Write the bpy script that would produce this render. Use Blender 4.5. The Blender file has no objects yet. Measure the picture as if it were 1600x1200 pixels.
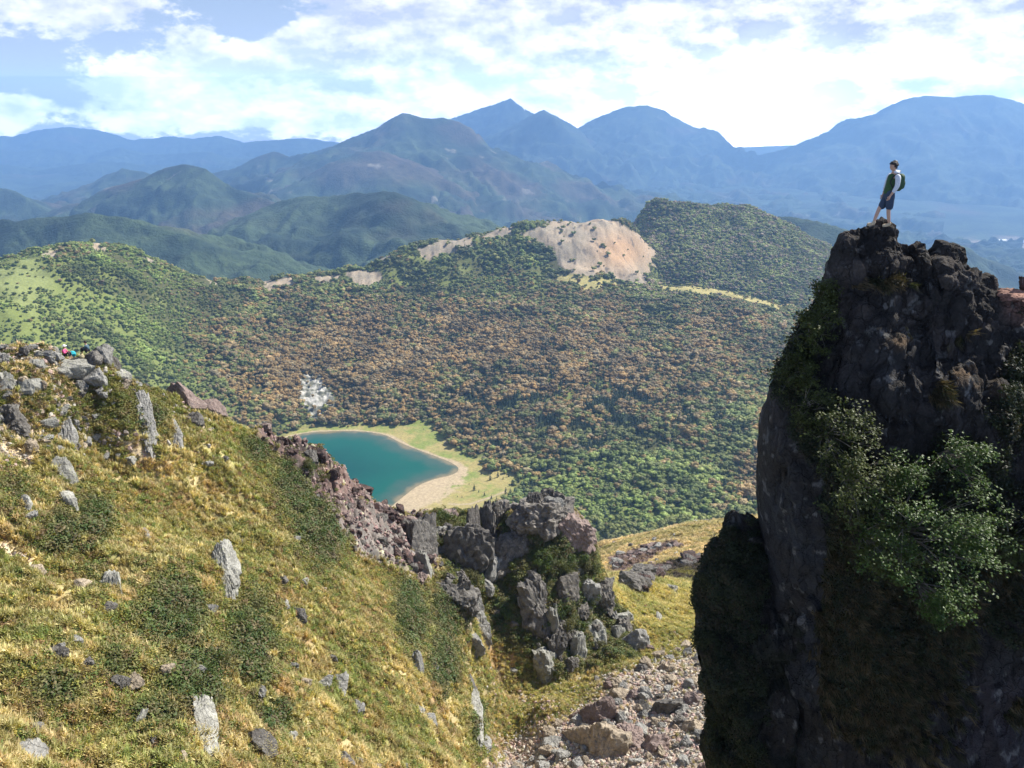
import bpy, bmesh, math, random
import numpy as np
from mathutils import Vector, Matrix, Euler
R = math.radians
SC = bpy.context.scene
COL = SC.collection
rng = np.random.default_rng(7)
random.seed(7)

# ------------------------------------------------------------------ camera, sky, sun, exposure
F = 1330.0                      # focal length in photo pixels (1600 wide)
PITCH = R(19.1)
cam_d = bpy.data.cameras.new('camera'); cam = bpy.data.objects.new('camera', cam_d); COL.objects.link(cam)
cam.location = (0, 0, 0); cam.rotation_euler = (R(90) - PITCH, 0, 0)
cam_d.sensor_width = 36; cam_d.lens = 36 * F / 1600; cam_d.clip_start = 0.1; cam_d.clip_end = 120000
SC.camera = cam

SUN_AZ, SUN_EL = R(58), R(44)    # azimuth clockwise from +Y
world = bpy.data.worlds.new('World'); SC.world = world; world.use_nodes = True
SUN_STRENGTH, SKY_STRENGTH = 4.8, 0.07
sun_d = bpy.data.lights.new('sun', 'SUN'); sun = bpy.data.objects.new('sun', sun_d); COL.objects.link(sun)
sun_d.energy = SUN_STRENGTH; sun_d.angle = R(0.53); sun_d.color = (1.0, 0.955, 0.87)
to_sun = Vector((math.sin(SUN_AZ) * math.cos(SUN_EL), math.cos(SUN_AZ) * math.cos(SUN_EL), math.sin(SUN_EL)))
sun.rotation_euler = to_sun.to_track_quat('Z', 'Y').to_euler()
sun.location = (0, 0, 50)
SC.view_settings.view_transform = 'Standard'; SC.view_settings.look = 'None'
SC.view_settings.exposure = 0.95; SC.view_settings.gamma = 1.0
SC.cycles.use_denoising = True
SC.cycles.max_bounces = 6; SC.cycles.diffuse_bounces = 3; SC.cycles.glossy_bounces = 2
SC.cycles.transmission_bounces = 4; SC.cycles.volume_bounces = 1; SC.cycles.transparent_max_bounces = 8
SC.cycles.use_adaptive_sampling = True; SC.cycles.adaptive_threshold = 0.02

class NT:
    """tiny node-tree helper"""
    def __init__(s, tree): s.t = tree; tree.nodes.clear()
    def n(s, typ, **kw):
        nd = s.t.nodes.new(typ)
        for k, v in kw.items():
            if k == 'ins':
                for a, b in v.items(): s.set(nd, a, b)
            else: setattr(nd, k, v)
        return nd
    def set(s, nd, key, v):
        i = nd.inputs[key]
        if isinstance(v, bpy.types.NodeSocket): s.t.links.new(v, i)
        else: i.default_value = v
    def m(s, op, a, b=None, c=None, clamp=False):
        nd = s.t.nodes.new('ShaderNodeMath'); nd.operation = op; nd.use_clamp = clamp
        s.set(nd, 0, a)
        if b is not None: s.set(nd, 1, b)
        if c is not None: s.set(nd, 2, c)
        return nd.outputs[0]
    def mr(s, v, a, b, c=0.0, d=1.0, smooth=True):
        nd = s.t.nodes.new('ShaderNodeMapRange'); nd.interpolation_type = 'SMOOTHSTEP' if smooth else 'LINEAR'
        s.set(nd, 'Value', v); s.set(nd, 'From Min', a); s.set(nd, 'From Max', b); s.set(nd, 'To Min', c); s.set(nd, 'To Max', d)
        return nd.outputs[0]
    def mix(s, f, a, b, typ='MIX'):
        nd = s.t.nodes.new('ShaderNodeMix'); nd.data_type = 'RGBA'; nd.blend_type = typ
        s.set(nd, 0, f)
        for k, v in ((6, a), (7, b)):
            if isinstance(v, tuple) and len(v) == 3: v = v + (1,)
            s.set(nd, k, v)
        return nd.outputs[2]
    def noise(s, vec, scale, detail=4, rough=0.55, typ='FBM', out='Fac'):
        nd = s.t.nodes.new('ShaderNodeTexNoise'); nd.noise_dimensions = '3D'
        s.set(nd, 'Vector', vec); nd.inputs['Scale'].default_value = scale
        nd.inputs['Detail'].default_value = detail; nd.inputs['Roughness'].default_value = rough
        return nd.outputs[out]

def build_world():
    w = NT(world.node_tree)
    sky = w.n('ShaderNodeTexSky', sky_type='NISHITA', sun_disc=False)
    sky.sun_elevation = SUN_EL; sky.sun_rotation = SUN_AZ; sky.altitude = 2500; sky.air_density = 1.0; sky.dust_density = 0.6
    tc = w.n('ShaderNodeTexCoord').outputs['Generated']
    sp = w.n('ShaderNodeSeparateXYZ', ins={0: tc})
    x, y, z = sp.outputs
    az = w.m('MULTIPLY', w.m('ARCTAN2', x, y), 57.2958)          # degrees right of the view
    el = w.m('MULTIPLY', w.m('ARCSINE', z), 57.2958)
    # cloud texture on a stretched direction
    vm = w.n('ShaderNodeVectorMath', operation='MULTIPLY', ins={0: tc, 1: (1, 1, 2.0)}).outputs[0]
    def dens(vec):
        a = w.noise(vec, 4.2, 10, 0.55); b = w.noise(vec, 15.0, 8, 0.62)
        return w.m('ADD', w.m('MULTIPLY', a, 0.56), w.m('MULTIPLY', b, 0.44))
    d0 = dens(vm)
    off = w.n('ShaderNodeVectorMath', operation='ADD', ins={0: vm, 1: (0.014, 0.0, 0.034)}).outputs[0]
    d1 = dens(off)
    def bump(a0, e0, sa, se, amp):
        q = w.m('ADD', w.m('POWER', w.m('ABSOLUTE', w.m('DIVIDE', w.m('SUBTRACT', az, a0), sa)), 2.0),
                w.m('POWER', w.m('ABSOLUTE', w.m('DIVIDE', w.m('SUBTRACT', el, e0), se)), 2.0))
        return w.m('MULTIPLY', w.m('EXPONENT', w.m('MULTIPLY', q, -1.0)), amp)
    bias = w.m('MULTIPLY', w.mr(el, 14, 40), -0.22)
    bias = w.m('ADD', bias, w.m('MULTIPLY', w.mr(w.m('ABSOLUTE', az), 50, 90), -0.2))
    for a0, e0, sa, se, amp in ((14, 1, 15, 6.5, 0.20), (30, 3, 9, 5, 0.08), (-14, -0.4, 10, 2.2, 0.17), (-2, 3.5, 12, 3.5, 0.11),
                                (-29, 5.5, 6, 2, 0.10), (-16, 4.5, 3.5, 1.6, -0.10), (-27, 1.5, 5, 1.6, -0.10), (-3.5, 7.3, 3, 0.6, -0.12),
                                (-24, -3.4, 10, 1.4, -0.12), (-8, -3.6, 9, 1.2, -0.10), (-29, -1.0, 2.4, 0.7, 0.10), (-12, 0.6, 8, 2.0, 0.06),
                                (16, -3, 9, 3.2, 0.3)):
        bias = w.m('ADD', bias, bump(a0, e0, sa, se, amp))
    dd = w.m('ADD', d0, bias)
    cover = w.mr(dd, 0.485, 0.535)
    thick = w.mr(dd, 0.56, 0.80)
    lit = w.m('ADD', 0.42, w.m('MULTIPLY', w.m('SUBTRACT', d0, d1), 8.0), clamp=True)
    # the brightest part of the cloud deck lies to the right of the view, near the sun
    right = w.mr(az, -6, 14)
    lit = w.m('ADD', lit, w.m('MULTIPLY', bump(15, -1.5, 8, 3.5, 0.5), 1.0), clamp=True)
    shade = w.mix(thick, (0.33, 0.37, 0.50), (0.22, 0.25, 0.34))
    white = w.mix(right, (0.60, 0.61, 0.66), (0.70, 0.70, 0.73))
    cl = w.mix(lit, shade, white)
    # sky and cloud brightness raised low down to offset the haze box in front
    path = w.m('MINIMUM', w.m('DIVIDE', 240.0, w.m('MAXIMUM', z, 0.002)), 18500.0)
    haze_gain = w.m('MULTIPLY', w.m('EXPONENT', w.m('MULTIPLY', path, 0.85e-4)), w.m('ADD', 0.85, bump(15, -2, 10, 3.5, 0.45)))
    skyc = w.n('ShaderNodeVectorMath', operation='SCALE', ins={0: sky.outputs[0], 'Scale': SKY_STRENGTH}).outputs[0]
    hz = w.mr(el, -9, 12, 0.92, 0.35)
    skyv = w.mix(hz, skyc, (0.29, 0.345, 0.55))
    allc = w.mix(cover, skyv, cl)
    gsky = w.m('ADD', w.m('MULTIPLY', w.m('SUBTRACT', haze_gain, 1.0), 0.45), 0.85)
    gl = w.m('ADD', w.m('MULTIPLY', haze_gain, cover), w.m('MULTIPLY', gsky, w.m('SUBTRACT', 1.0, cover)))
    allc = w.n('ShaderNodeVectorMath', operation='SCALE', ins={0: allc, 'Scale': gl}).outputs[0]
    low = w.mr(el, -12, -9, 1.0, 0.0)                            # below the horizon: dim ground colour
    allc = w.mix(low, allc, (0.10, 0.13, 0.16))
    bg = w.n('ShaderNodeBackground', ins={'Color': allc, 'Strength': 1.0})
    out = w.n('ShaderNodeOutputWorld'); w.t.links.new(bg.outputs[0], out.inputs[0])
build_world()

# ------------------------------------------------------------------ pixel <-> world helpers (planning only; all results are world positions)
cP, sP = math.cos(PITCH), math.sin(PITCH)
def P(px, py, Y):
    u = (px - 800) / F; v = (600 - py) / F
    t = Y / (cP + v * sP)
    return (u * t, Y, t * (-sP + v * cP))
def PZ(px, py, z):
    u = (px - 800) / F; v = (600 - py) / F
    t = z / (-sP + v * cP)
    return (u * t, t * (cP + v * sP), z)
def proj(x, y, z):
    d = y * cP - z * sP
    return 800 + F * x / d, 600 - F * (y * sP + z * cP) / d

# ------------------------------------------------------------------ noise
_pr = np.random.default_rng(3)
PERM = np.concatenate([_pr.permutation(256)] * 2).astype(np.int32)
_g = _pr.normal(size=(256, 3)); GR = (_g / np.linalg.norm(_g, axis=1)[:, None]).astype(np.float32)
def gn(x, y, z=0.0, seed=0):
    x = np.asarray(x, np.float64) + seed * 17.31; y = np.asarray(y, np.float64) - seed * 9.77
    z = np.zeros_like(x) + z + seed * 3.1
    xi = np.floor(x).astype(np.int64); yi = np.floor(y).astype(np.int64); zi = np.floor(z).astype(np.int64)
    fx = (x - xi).astype(np.float32); fy = (y - yi).astype(np.float32); fz = (z - zi).astype(np.float32)
    u = fx * fx * fx * (fx * (fx * 6 - 15) + 10); v = fy * fy * fy * (fy * (fy * 6 - 15) + 10); w = fz * fz * fz * (fz * (fz * 6 - 15) + 10)
    xi &= 255; yi &= 255; zi &= 255
    def c(dx, dy, dz):
        h = PERM[PERM[PERM[(xi + dx) & 255] + ((yi + dy) & 255)] + ((zi + dz) & 255)]
        g = GR[h]
        return g[..., 0] * (fx - dx) + g[..., 1] * (fy - dy) + g[..., 2] * (fz - dz)
    a = c(0,0,0); a += u * (c(1,0,0) - a); b = c(0,1,0); b += u * (c(1,1,0) - b); a += v * (b - a)
    d = c(0,0,1); d += u * (c(1,0,1) - d); e = c(0,1,1); e += u * (c(1,1,1) - e); d += v * (e - d)
    return (a + w * (d - a)) * 1.5
def fbm(x, y, z=0.0, o=4, seed=0, gain=0.5):
    s = 0; a = 1.0; f = 1.0
    for i in range(o):
        s = s + a * gn(x * f, y * f, z * f if not np.isscalar(z) else z, seed + i); a *= gain; f *= 2.03
    return s
def ridged(x, y, z=0.0, o=4, seed=0, gain=0.5):
    s = 0; a = 1.0; f = 1.0; t = 0
    for i in range(o):
        s = s + a * (1 - np.abs(gn(x * f, y * f, z * f if not np.isscalar(z) else z, seed + i)) * 1.6); t += a; a *= gain; f *= 2.07
    return s / t
def worley(x, y, z, seed=0):
    xi = np.floor(x).astype(np.int64); yi = np.floor(y).astype(np.int64); zi = np.floor(z).astype(np.int64)
    f1 = np.full(x.shape, 9.0, np.float32); f2 = f1.copy(); cid = np.zeros(x.shape, np.int32)
    for dx in (-1, 0, 1):
        for dy in (-1, 0, 1):
            for dz in (-1, 0, 1):
                h = PERM[PERM[PERM[(xi + dx + seed) & 255] + ((yi + dy) & 255)] + ((zi + dz) & 255)]
                o = GR[h] * 0.5 + 0.5
                d = np.sqrt((xi + dx + o[..., 0] - x) ** 2 + (yi + dy + o[..., 1] - y) ** 2 + (zi + dz + o[..., 2] - z) ** 2).astype(np.float32)
                n = d < f1
                f2 = np.where(n, f1, np.minimum(f2, d)); f1 = np.where(n, d, f1); cid = np.where(n, h, cid)
    return f1, f2, cid
def sstep(a, b, x):
    t = np.clip((x - a) / (b - a), 0, 1); return t * t * (3 - 2 * t)
def inpoly(px, py, poly):
    r = np.zeros(px.shape, bool); n = len(poly)
    for i in range(n):
        x1, y1 = poly[i]; x2, y2 = poly[(i + 1) % n]
        if y1 == y2: continue
        c = ((y1 > py) != (y2 > py)) & (px < (x2 - x1) * (py - y1) / (y2 - y1) + x1)
        r ^= c
    return r
def pdist(px, py, poly, closed=True):
    """signed distance to a polygon, negative inside"""
    d = np.full(px.shape, 1e9); n = len(poly)
    for i in range(n if closed else n - 1):
        x1, y1 = poly[i]; x2, y2 = poly[(i + 1) % n]
        vx, vy = x2 - x1, y2 - y1; L = vx * vx + vy * vy + 1e-9
        t = np.clip(((px - x1) * vx + (py - y1) * vy) / L, 0, 1)
        d = np.minimum(d, np.hypot(px - x1 - t * vx, py - y1 - t * vy))
    return np.where(inpoly(px, py, poly), -d, d) if closed else d
def smooth_poly(poly, k=2):
    for _ in range(k):
        q = []
        for i in range(len(poly)):
            a = np.array(poly[i]); b = np.array(poly[(i + 1) % len(poly)])
            q += [tuple(a * .75 + b * .25), tuple(a * .25 + b * .75)]
        poly = q
    return poly
class RBF:
    def __init__(s, pts, vals, c):
        s.p = np.array(pts, float); s.c = c
        n = len(s.p); d = np.sqrt(((s.p[:, None] - s.p[None]) ** 2).sum(-1) + c * c)
        A = np.zeros((n + 3, n + 3)); A[:n, :n] = d; A[:n, n] = 1; A[:n, n + 1:] = s.p; A[n:, :n] = A[:n, n:].T
        A[:n, :n] += np.eye(n) * -1e-4
        s.w = np.linalg.solve(A, np.concatenate([np.array(vals, float), [0, 0, 0]]))
    def __call__(s, a, b):
        out = s.w[-3] + s.w[-2] * a + s.w[-1] * b
        for (pa, pb), w in zip(s.p, s.w): out = out + w * np.sqrt((a - pa) ** 2 + (b - pb) ** 2 + s.c * s.c)
        return out

# ------------------------------------------------------------------ object helpers
def tag(o, label=None, cat=None, group=None, kind=None):
    if label: o['label'] = label
    if cat: o['category'] = cat
    if group: o['group'] = group
    if kind: o['kind'] = kind
    return o
def mesh_np(name, V, faces, col=None, smooth=True, uvcol='Col'):
    """V (n,3), faces (m,k) uniform k"""
    me = bpy.data.meshes.new(name)
    V = np.asarray(V, np.float32); faces = np.asarray(faces, np.int32)
    k = faces.shape[1]
    tot = np.full(len(faces), k, np.int32); flat = faces.ravel()
    if k == 4:                                  # a repeated last index marks a triangle
        tri = faces[:, 2] == faces[:, 3]; tot[tri] = 3
        keep = np.ones(faces.shape, bool); keep[tri, 3] = False; flat = faces[keep]
    me.vertices.add(len(V)); me.vertices.foreach_set('co', V.ravel())
    me.loops.add(len(flat)); me.loops.foreach_set('vertex_index', flat)
    me.polygons.add(len(faces)); me.polygons.foreach_set('loop_start', (np.cumsum(tot) - tot).astype(np.int32))
    me.polygons.foreach_set('loop_total', tot)
    me.polygons.foreach_set('use_smooth', np.full(len(faces), smooth, bool))
    me.update(calc_edges=True)
    if col is not None:
        a = me.color_attributes.new(uvcol, 'FLOAT_COLOR', 'POINT')
        c = np.ones((len(V), 4), np.float32); c[:, :3] = col; a.data.foreach_set('color', c.ravel())
    return me
def link(name, me, mat, parent=None):
    o = bpy.data.objects.new(name, me); COL.objects.link(o)
    if mat and me is not None and not me.materials: me.materials.append(mat)
    if parent: o.parent = parent
    return o
def empty(name, loc=(0, 0, 0), rz=0):
    o = bpy.data.objects.new(name, None); COL.objects.link(o); o.location = loc; o.rotation_euler = (0, 0, rz); o.empty_display_size = 0.2
    return o
def gridfaces(nr, nc):
    i = np.arange(nr * nc).reshape(nr, nc)
    return np.stack([i[:-1, :-1], i[:-1, 1:], i[1:, 1:], i[1:, :-1]], -1).reshape(-1, 4)
def dup(o, loc=None, rot=None, scl=None):
    c = o.copy(); COL.objects.link(c)
    for ch in list(o.children):
        d = ch.copy(); COL.objects.link(d); d.parent = c
    if loc is not None: c.location = loc
    if rot is not None: c.rotation_euler = rot
    if scl is not None: c.scale = scl
    return c

# ------------------------------------------------------------------ materials
def mat_ground(name, scale, bump, bdist, var=0.35, rough=0.95, spots=None, scale2=None):
    """albedo from the surface's own colour attribute, broken up with object-space noise and bump"""
    m = bpy.data.materials.new(name); m.use_nodes = True; w = NT(m.node_tree)
    co = w.n('ShaderNodeTexCoord').outputs['Object']
    col = w.n('ShaderNodeAttribute', attribute_name='Col').outputs['Color']
    n1 = w.noise(co, scale, 6, 0.65); n2 = w.noise(co, scale * 5.3, 3, 0.6)
    f = w.m('ADD', w.m('MULTIPLY', n1, 0.6), w.m('MULTIPLY', n2, 0.4))
    g = w.mr(f, 0.3, 0.7, 1 - var, 1 + var)
    c = w.n('ShaderNodeVectorMath', operation='SCALE', ins={0: col, 'Scale': g}).outputs[0]
    if spots:
        vo = w.n('ShaderNodeTexVoronoi', ins={'Vector': co, 'Scale': spots[0]}).outputs['Distance']
        k = w.m('MULTIPLY', w.mr(vo, spots[1], spots[1] * 0.6), w.mr(w.noise(co, spots[0] * 0.2, 3), 0.5, 0.62))
        c = w.mix(k, c, spots[2])
    b = w.n('ShaderNodeBump', ins={'Height': f, 'Strength': bump, 'Distance': bdist})
    p = w.n('ShaderNodeBsdfPrincipled', ins={'Base Color': c, 'Roughness': rough, 'Normal': b.outputs[0]})
    p.inputs['Specular IOR Level'].default_value = 0.2
    o = w.n('ShaderNodeOutputMaterial'); w.t.links.new(p.outputs[0], o.inputs[0])
    return m
def mat_rock(name, c1, c2, scale=1.0, bump=0.8, bdist=0.08, lichen=None, lich_amt=0.56, rough=0.9, usecol=False):
    m = bpy.data.materials.new(name); m.use_nodes = True; w = NT(m.node_tree)
    co = w.n('ShaderNodeNewGeometry').outputs['Position']
    rnd = w.n('ShaderNodeObjectInfo').outputs['Random']
    co = w.n('ShaderNodeVectorMath', operation='ADD', ins={0: co, 1: w.n('ShaderNodeCombineXYZ', ins={0: w.m('MULTIPLY', rnd, 37.0)}).outputs[0]}).outputs[0]
    n1 = w.noise(co, 1.3 * scale, 7, 0.6); n2 = w.noise(co, 9 * scale, 5, 0.65)
    mp = w.n('ShaderNodeVectorMath', operation='MULTIPLY', ins={0: co, 1: (1, 1, 0.35)}).outputs[0]
    vo = w.n('ShaderNodeTexVoronoi', feature='DISTANCE_TO_EDGE', ins={'Vector': w.n('ShaderNodeVectorMath', operation='ADD', ins={0: mp, 1: w.n('ShaderNodeVectorMath', operation='SCALE', ins={0: w.noise(co, 2 * scale, 4, out='Color'), 'Scale': 0.5 / scale}).outputs[0]}).outputs[0], 'Scale': 1.6 * scale}).outputs['Distance']
    c = w.mix(w.mr(n1, 0.35, 0.65), c1, c2)
    if usecol: c = w.mix(1.0, c, w.n('ShaderNodeAttribute', attribute_name='Col').outputs['Color'], 'MULTIPLY')
    if lichen: c = w.mix(w.m('MULTIPLY', w.mr(w.noise(co, 3.1 * scale, 6, 0.7), lich_amt, lich_amt + 0.06), 0.8), c, lichen)
    c = w.mix(w.mr(n2, 0.3, 0.7), w.mix(0.45, c, (0, 0, 0)), c)
    g = w.m('ADD', 0.8, w.m('MULTIPLY', rnd, 0.4))
    c = w.n('ShaderNodeVectorMath', operation='SCALE', ins={0: c, 'Scale': g}).outputs[0]
    crack = w.mr(vo, 0.0, 0.05)
    h = w.m('ADD', w.m('ADD', w.m('MULTIPLY', n1, 0.8), w.m('MULTIPLY', n2, 0.5)), w.m('MULTIPLY', crack, 0.45))
    b = w.n('ShaderNodeBump', ins={'Height': h, 'Strength': bump, 'Distance': bdist})
    p = w.n('ShaderNodeBsdfPrincipled', ins={'Base Color': c, 'Roughness': rough, 'Normal': b.outputs[0]})
    p.inputs['Specular IOR Level'].default_value = 0.25
    o = w.n('ShaderNodeOutputMaterial'); w.t.links.new(p.outputs[0], o.inputs[0])
    return m
def mat_leaf(name, col=None, attr=None, attr_type='GEOMETRY', trans=0.3, var=0.3, rough=0.6):
    m = bpy.data.materials.new(name); m.use_nodes = True; w = NT(m.node_tree)
    if attr: c = w.n('ShaderNodeAttribute', attribute_name=attr, attribute_type=attr_type).outputs['Color']
    else: c = w.n('ShaderNodeRGB').outputs[0]; c.default_value = tuple(col) + (1,)
    co = w.n('ShaderNodeTexCoord').outputs['Object']
    rnd = w.n('ShaderNodeNewGeometry').outputs['Random Per Island']
    orn = w.n('ShaderNodeObjectInfo').outputs['Random']
    g = w.m('ADD', w.m('MULTIPLY', rnd, 2 * var), w.m('ADD', 1 - 1.4 * var, w.m('MULTIPLY', orn, 0.8 * var)))
    c = w.n('ShaderNodeVectorMath', operation='SCALE', ins={0: c, 'Scale': g}).outputs[0]
    p = w.n('ShaderNodeBsdfPrincipled', ins={'Base Color': c, 'Roughness': rough})
    p.inputs['Specular IOR Level'].default_value = 0.3
    t = w.n('ShaderNodeBsdfTranslucent', ins={'Color': w.mix(1.0, c, (1.0, 1.0, 0.45), 'MULTIPLY')})
    mx = w.n('ShaderNodeMixShader', ins={0: trans}); w.t.links.new(p.outputs[0], mx.inputs[1]); w.t.links.new(t.outputs[0], mx.inputs[2])
    o = w.n('ShaderNodeOutputMaterial'); w.t.links.new(mx.outputs[0], o.inputs[0])
    return m
def mat_plain(name, col, rough=0.8, nscale=20, var=0.2, bump=0.2, bdist=0.01):
    m = bpy.data.materials.new(name); m.use_nodes = True; w = NT(m.node_tree)
    co = w.n('ShaderNodeTexCoord').outputs['Object']; n = w.noise(co, nscale, 4, 0.6)
    g = w.mr(n, 0.3, 0.7, 1 - var, 1 + var)
    c = w.n('ShaderNodeVectorMath', operation='SCALE', ins={0: tuple(col), 'Scale': g}).outputs[0]
    b = w.n('ShaderNodeBump', ins={'Height': n, 'Strength': bump, 'Distance': bdist})
    p = w.n('ShaderNodeBsdfPrincipled', ins={'Base Color': c, 'Roughness': rough, 'Normal': b.outputs[0]})
    o = w.n('ShaderNodeOutputMaterial'); w.t.links.new(p.outputs[0], o.inputs[0])
    return m

M_far = mat_ground('far_forest', 0.02, 0.9, 14.0, 0.45)
M_bowl = mat_ground('bowl_ground', 0.35, 0.7, 0.8, 0.3)
M_near = mat_ground('near_ground', 2.2, 0.9, 0.10, 0.38)

# ------------------------------------------------------------------ far ground and mountains
def lerp3(a, b, t): return np.asarray(a) * (1 - t[..., None]) + np.asarray(b) * t[..., None]
def forest_col(x, y, z, brown=0.5, pale=0.0, seed=0):
    n = fbm(x / 420, y / 420, z / 300, 5, seed + 40); n2 = fbm(x / 60, y / 60, z / 60, 3, seed + 44)
    c = lerp3((0.018, 0.032, 0.020), (0.050, 0.074, 0.034), sstep(-0.5, 0.6, n + n2 * 0.5))
    c = lerp3(c, np.broadcast_to((0.080, 0.055, 0.040), c.shape), sstep(0.1, 0.9, fbm(x / 700, y / 700, z / 200, 4, seed + 50) + brown - 0.3) * 0.75)
    if pale: c = lerp3(c, np.broadcast_to((0.30, 0.27, 0.22), c.shape), sstep(0.62, 0.8, fbm(x / 160, y / 160, z / 500, 4, seed + 60)) * pale)
    return c
FAR_RBF = None
def far_base(x, y):
    """valley floor height far away"""
    u = x / y; ly = np.log(y / 1000.0)
    b = -1000 - 150 * sstep(0.5, 1.6, ly) - 350 * sstep(2.0, 3.2, ly)
    b = np.where(u > 0.0, b + (-1190 - b) * sstep(0.0, 0.35, u), b)
    return b
def build_far_ground():
    nc, nr = 800, 420
    u = np.linspace(-0.95, 1.0, nc); Y = np.exp(np.linspace(np.log(1900), np.log(18300), nr))
    U, YY = np.meshgrid(u, Y)
    YY = np.minimum(YY, 18300 - 3500 * sstep(0.02, 0.12, U) + (YY - 1900) * 1e-3)     # the sheet ends behind the right-hand peaks
    X = U * YY
    z = far_base(X, YY)
    left = 1 - sstep(-0.2, 0.05, U)
    r = ridged(X / 4200, YY / 4200, 0, 5, 5)
    z = z + left * (r - 0.55) * 420 * sstep(5000, 9000, YY)
    zz = z + fbm(X / 300, YY / 300, 0, 4, 9) * 18 * (1 - sstep(0.25, 0.5, U) * 0.9)
    col = forest_col(X, YY, zz, 0.15, 0.0, 1)
    # pale marsh plain to the right
    pl = sstep(0.42, 0.50, U + fbm(X / 500, YY / 500, 0, 3, 13) * 0.03) * sstep(5200, 5900, YY) * (1 - sstep(7000, 7300, YY + 200 * fbm(X / 300, YY / 300, 0, 3, 15)))
    col = lerp3(col, np.broadcast_to((0.26, 0.20, 0.14), col.shape), pl)
    me = mesh_np('ground', np.stack([X, YY, zz], -1).reshape(-1, 3), gridfaces(nr, nc), col.reshape(-1, 3))
    tag(link('ground', me, M_far), kind='structure')
build_far_ground()

def mountain(name, crest, slope=0.62, H=900, spur=0.16, lam=520, n=(360, 260), ext=(3.0, 3.0), seed=0, brown=0.4, pale=0.0, u0=None, wob=14, col=None):
    """one mountain as its own terrain patch: a crest line in space with slopes falling away and spurs cut in"""
    if crest[0][2] > 8000 or 'far' in name:                      # the far peaks
        crest = [(a, b, c * 1.42) for a, b, c in crest]; H *= 1.3; lam *= 1.3; wob *= 1.2; spur *= 1.35; slope *= 1.12
    C = np.array([P(*c) for c in crest]); Ym = C[:, 1].mean()
    R0 = H / slope * ext[0]; R1 = H / slope * ext[1]
    um = (C[:, 0] / C[:, 1])
    ulo = max(um.min() - H * 2.2 / slope / Ym, -0.95); uhi = min(um.max() + H * 2.2 / slope / Ym, 0.95)
    u = np.linspace(ulo, uhi, n[0]); ylo = max(C[:, 1].min() - R0, 1700); yhi = C[:, 1].max() + R1
    t = np.linspace(0, 1, n[1]); Y = ylo + (yhi - ylo) * t
    U, YY = np.meshgrid(u, Y); X = U * YY
    wx = X + fbm(X / 900, YY / 900, 0, 3, seed + 3) * 120; wy = YY + fbm(X / 900, YY / 900, 0, 3, seed + 7) * 120
    best = np.full(X.shape, -1e9); bd = np.zeros(X.shape); bs = np.zeros(X.shape); s0 = 0
    for i in range(len(C) - 1):
        a, b = C[i], C[i + 1]; v = b[:2] - a[:2]; L = np.hypot(*v) + 1e-6
        tt = np.clip(((wx - a[0]) * v[0] + (wy - a[1]) * v[1]) / L / L, 0, 1)
        d = np.hypot(wx - a[0] - tt * v[0], wy - a[1] - tt * v[1])
        h = a[2] + (b[2] - a[2]) * tt - H * (1 - np.exp(-d * slope / H)) - d * 0.05
        m = h > best; best = np.where(m, h, best); bd = np.where(m, d, bd); bs = np.where(m, s0 + tt * L, bs); s0 += L
    grow = 1 - np.exp(-bd / (0.35 * H / slope))
    sp = ridged(wx / lam, wy / lam, 0, 5, seed) - 0.62
    sp2 = ridged(bs / (lam * 0.55), bd / (lam * 3), 0, 3, seed + 11) - 0.62
    best = best + fbm(X / (lam * 1.3), YY / (lam * 1.3), 0, 4, seed + 31) * H * 0.035
    z = best + H * spur * grow * (sp * 1.5 + sp2 * 1.1) + wob * fbm(X / 110, YY / 110, 0, 4, seed + 20) * (0.3 + grow)
    z = np.maximum(z, far_base(X, YY) - 60)
    cc = forest_col(X, YY, z, brown, pale, seed)
    me = mesh_np(name, np.stack([X, YY, z], -1).reshape(-1, 3), gridfaces(n[1], n[0]), cc.reshape(-1, 3))
    o = link('mountain', me, M_far); tag(o, kind='structure')
    return o
K = 1000.
# far-left ranges
mountain('mountain', [(-200,214,12*K),(-40,208,12*K),(20,214,12*K),(60,203,12*K),(110,198,12*K),(150,203,12*K),(205,218,12*K),(260,211,12*K),(300,216,11.9*K),(340,212,11.9*K),(380,222,11.9*K),(470,216,11.8*K),(560,224,11.8*K),(640,228,11.8*K)], 0.5, 400, 0.25, 1100, (420, 160), seed=101, wob=25, brown=0.1)
mountain('mountain', [(-100,232,10.8*K),(-30,226,10.7*K),(20,236,10.6*K),(70,230,10.6*K),(140,244,10.5*K),(190,230,10.5*K),(230,242,10.5*K),(270,240,10.4*K),(330,234,10.3*K),(370,248,10.3*K),(420,246,10.2*K),(520,256,10.2*K)], 0.55, 400, 0.3, 900, (420, 200), seed=111, wob=22, brown=0.1)
mountain('mountain', [(-100,252,9.2*K),(0,256,9.1*K),(60,266,9*K),(160,252,9*K),(260,262,9*K),(340,262,9*K)], 0.4, 350, 0.3, 700, (420, 200), seed=121, wob=20, brown=0.1)
mountain('mountain', [(60,318,7.6*K),(120,298,7.4*K),(160,275,7.2*K),(190,262,7*K),(228,266,7*K),(262,290,7*K)], 0.5, 500, 0.25, 500, seed=131)
mountain('mountain', [(-60,290,5.6*K),(0,300,5.4*K),(40,310,5.3*K),(90,332,5.2*K)], 0.5, 500, 0.25, 500, seed=141)
mountain('mountain', [(100,322,4.9*K),(150,313,4.8*K),(215,284,4.6*K),(262,264,4.5*K),(292,262,4.5*K),(322,265,4.4*K),(362,286,4.4*K),(405,306,4.3*K),(430,325,4.2*K)], 0.62, 560, 0.28, 420, (420, 320), seed=151, brown=0.55, pale=0.5)
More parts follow.
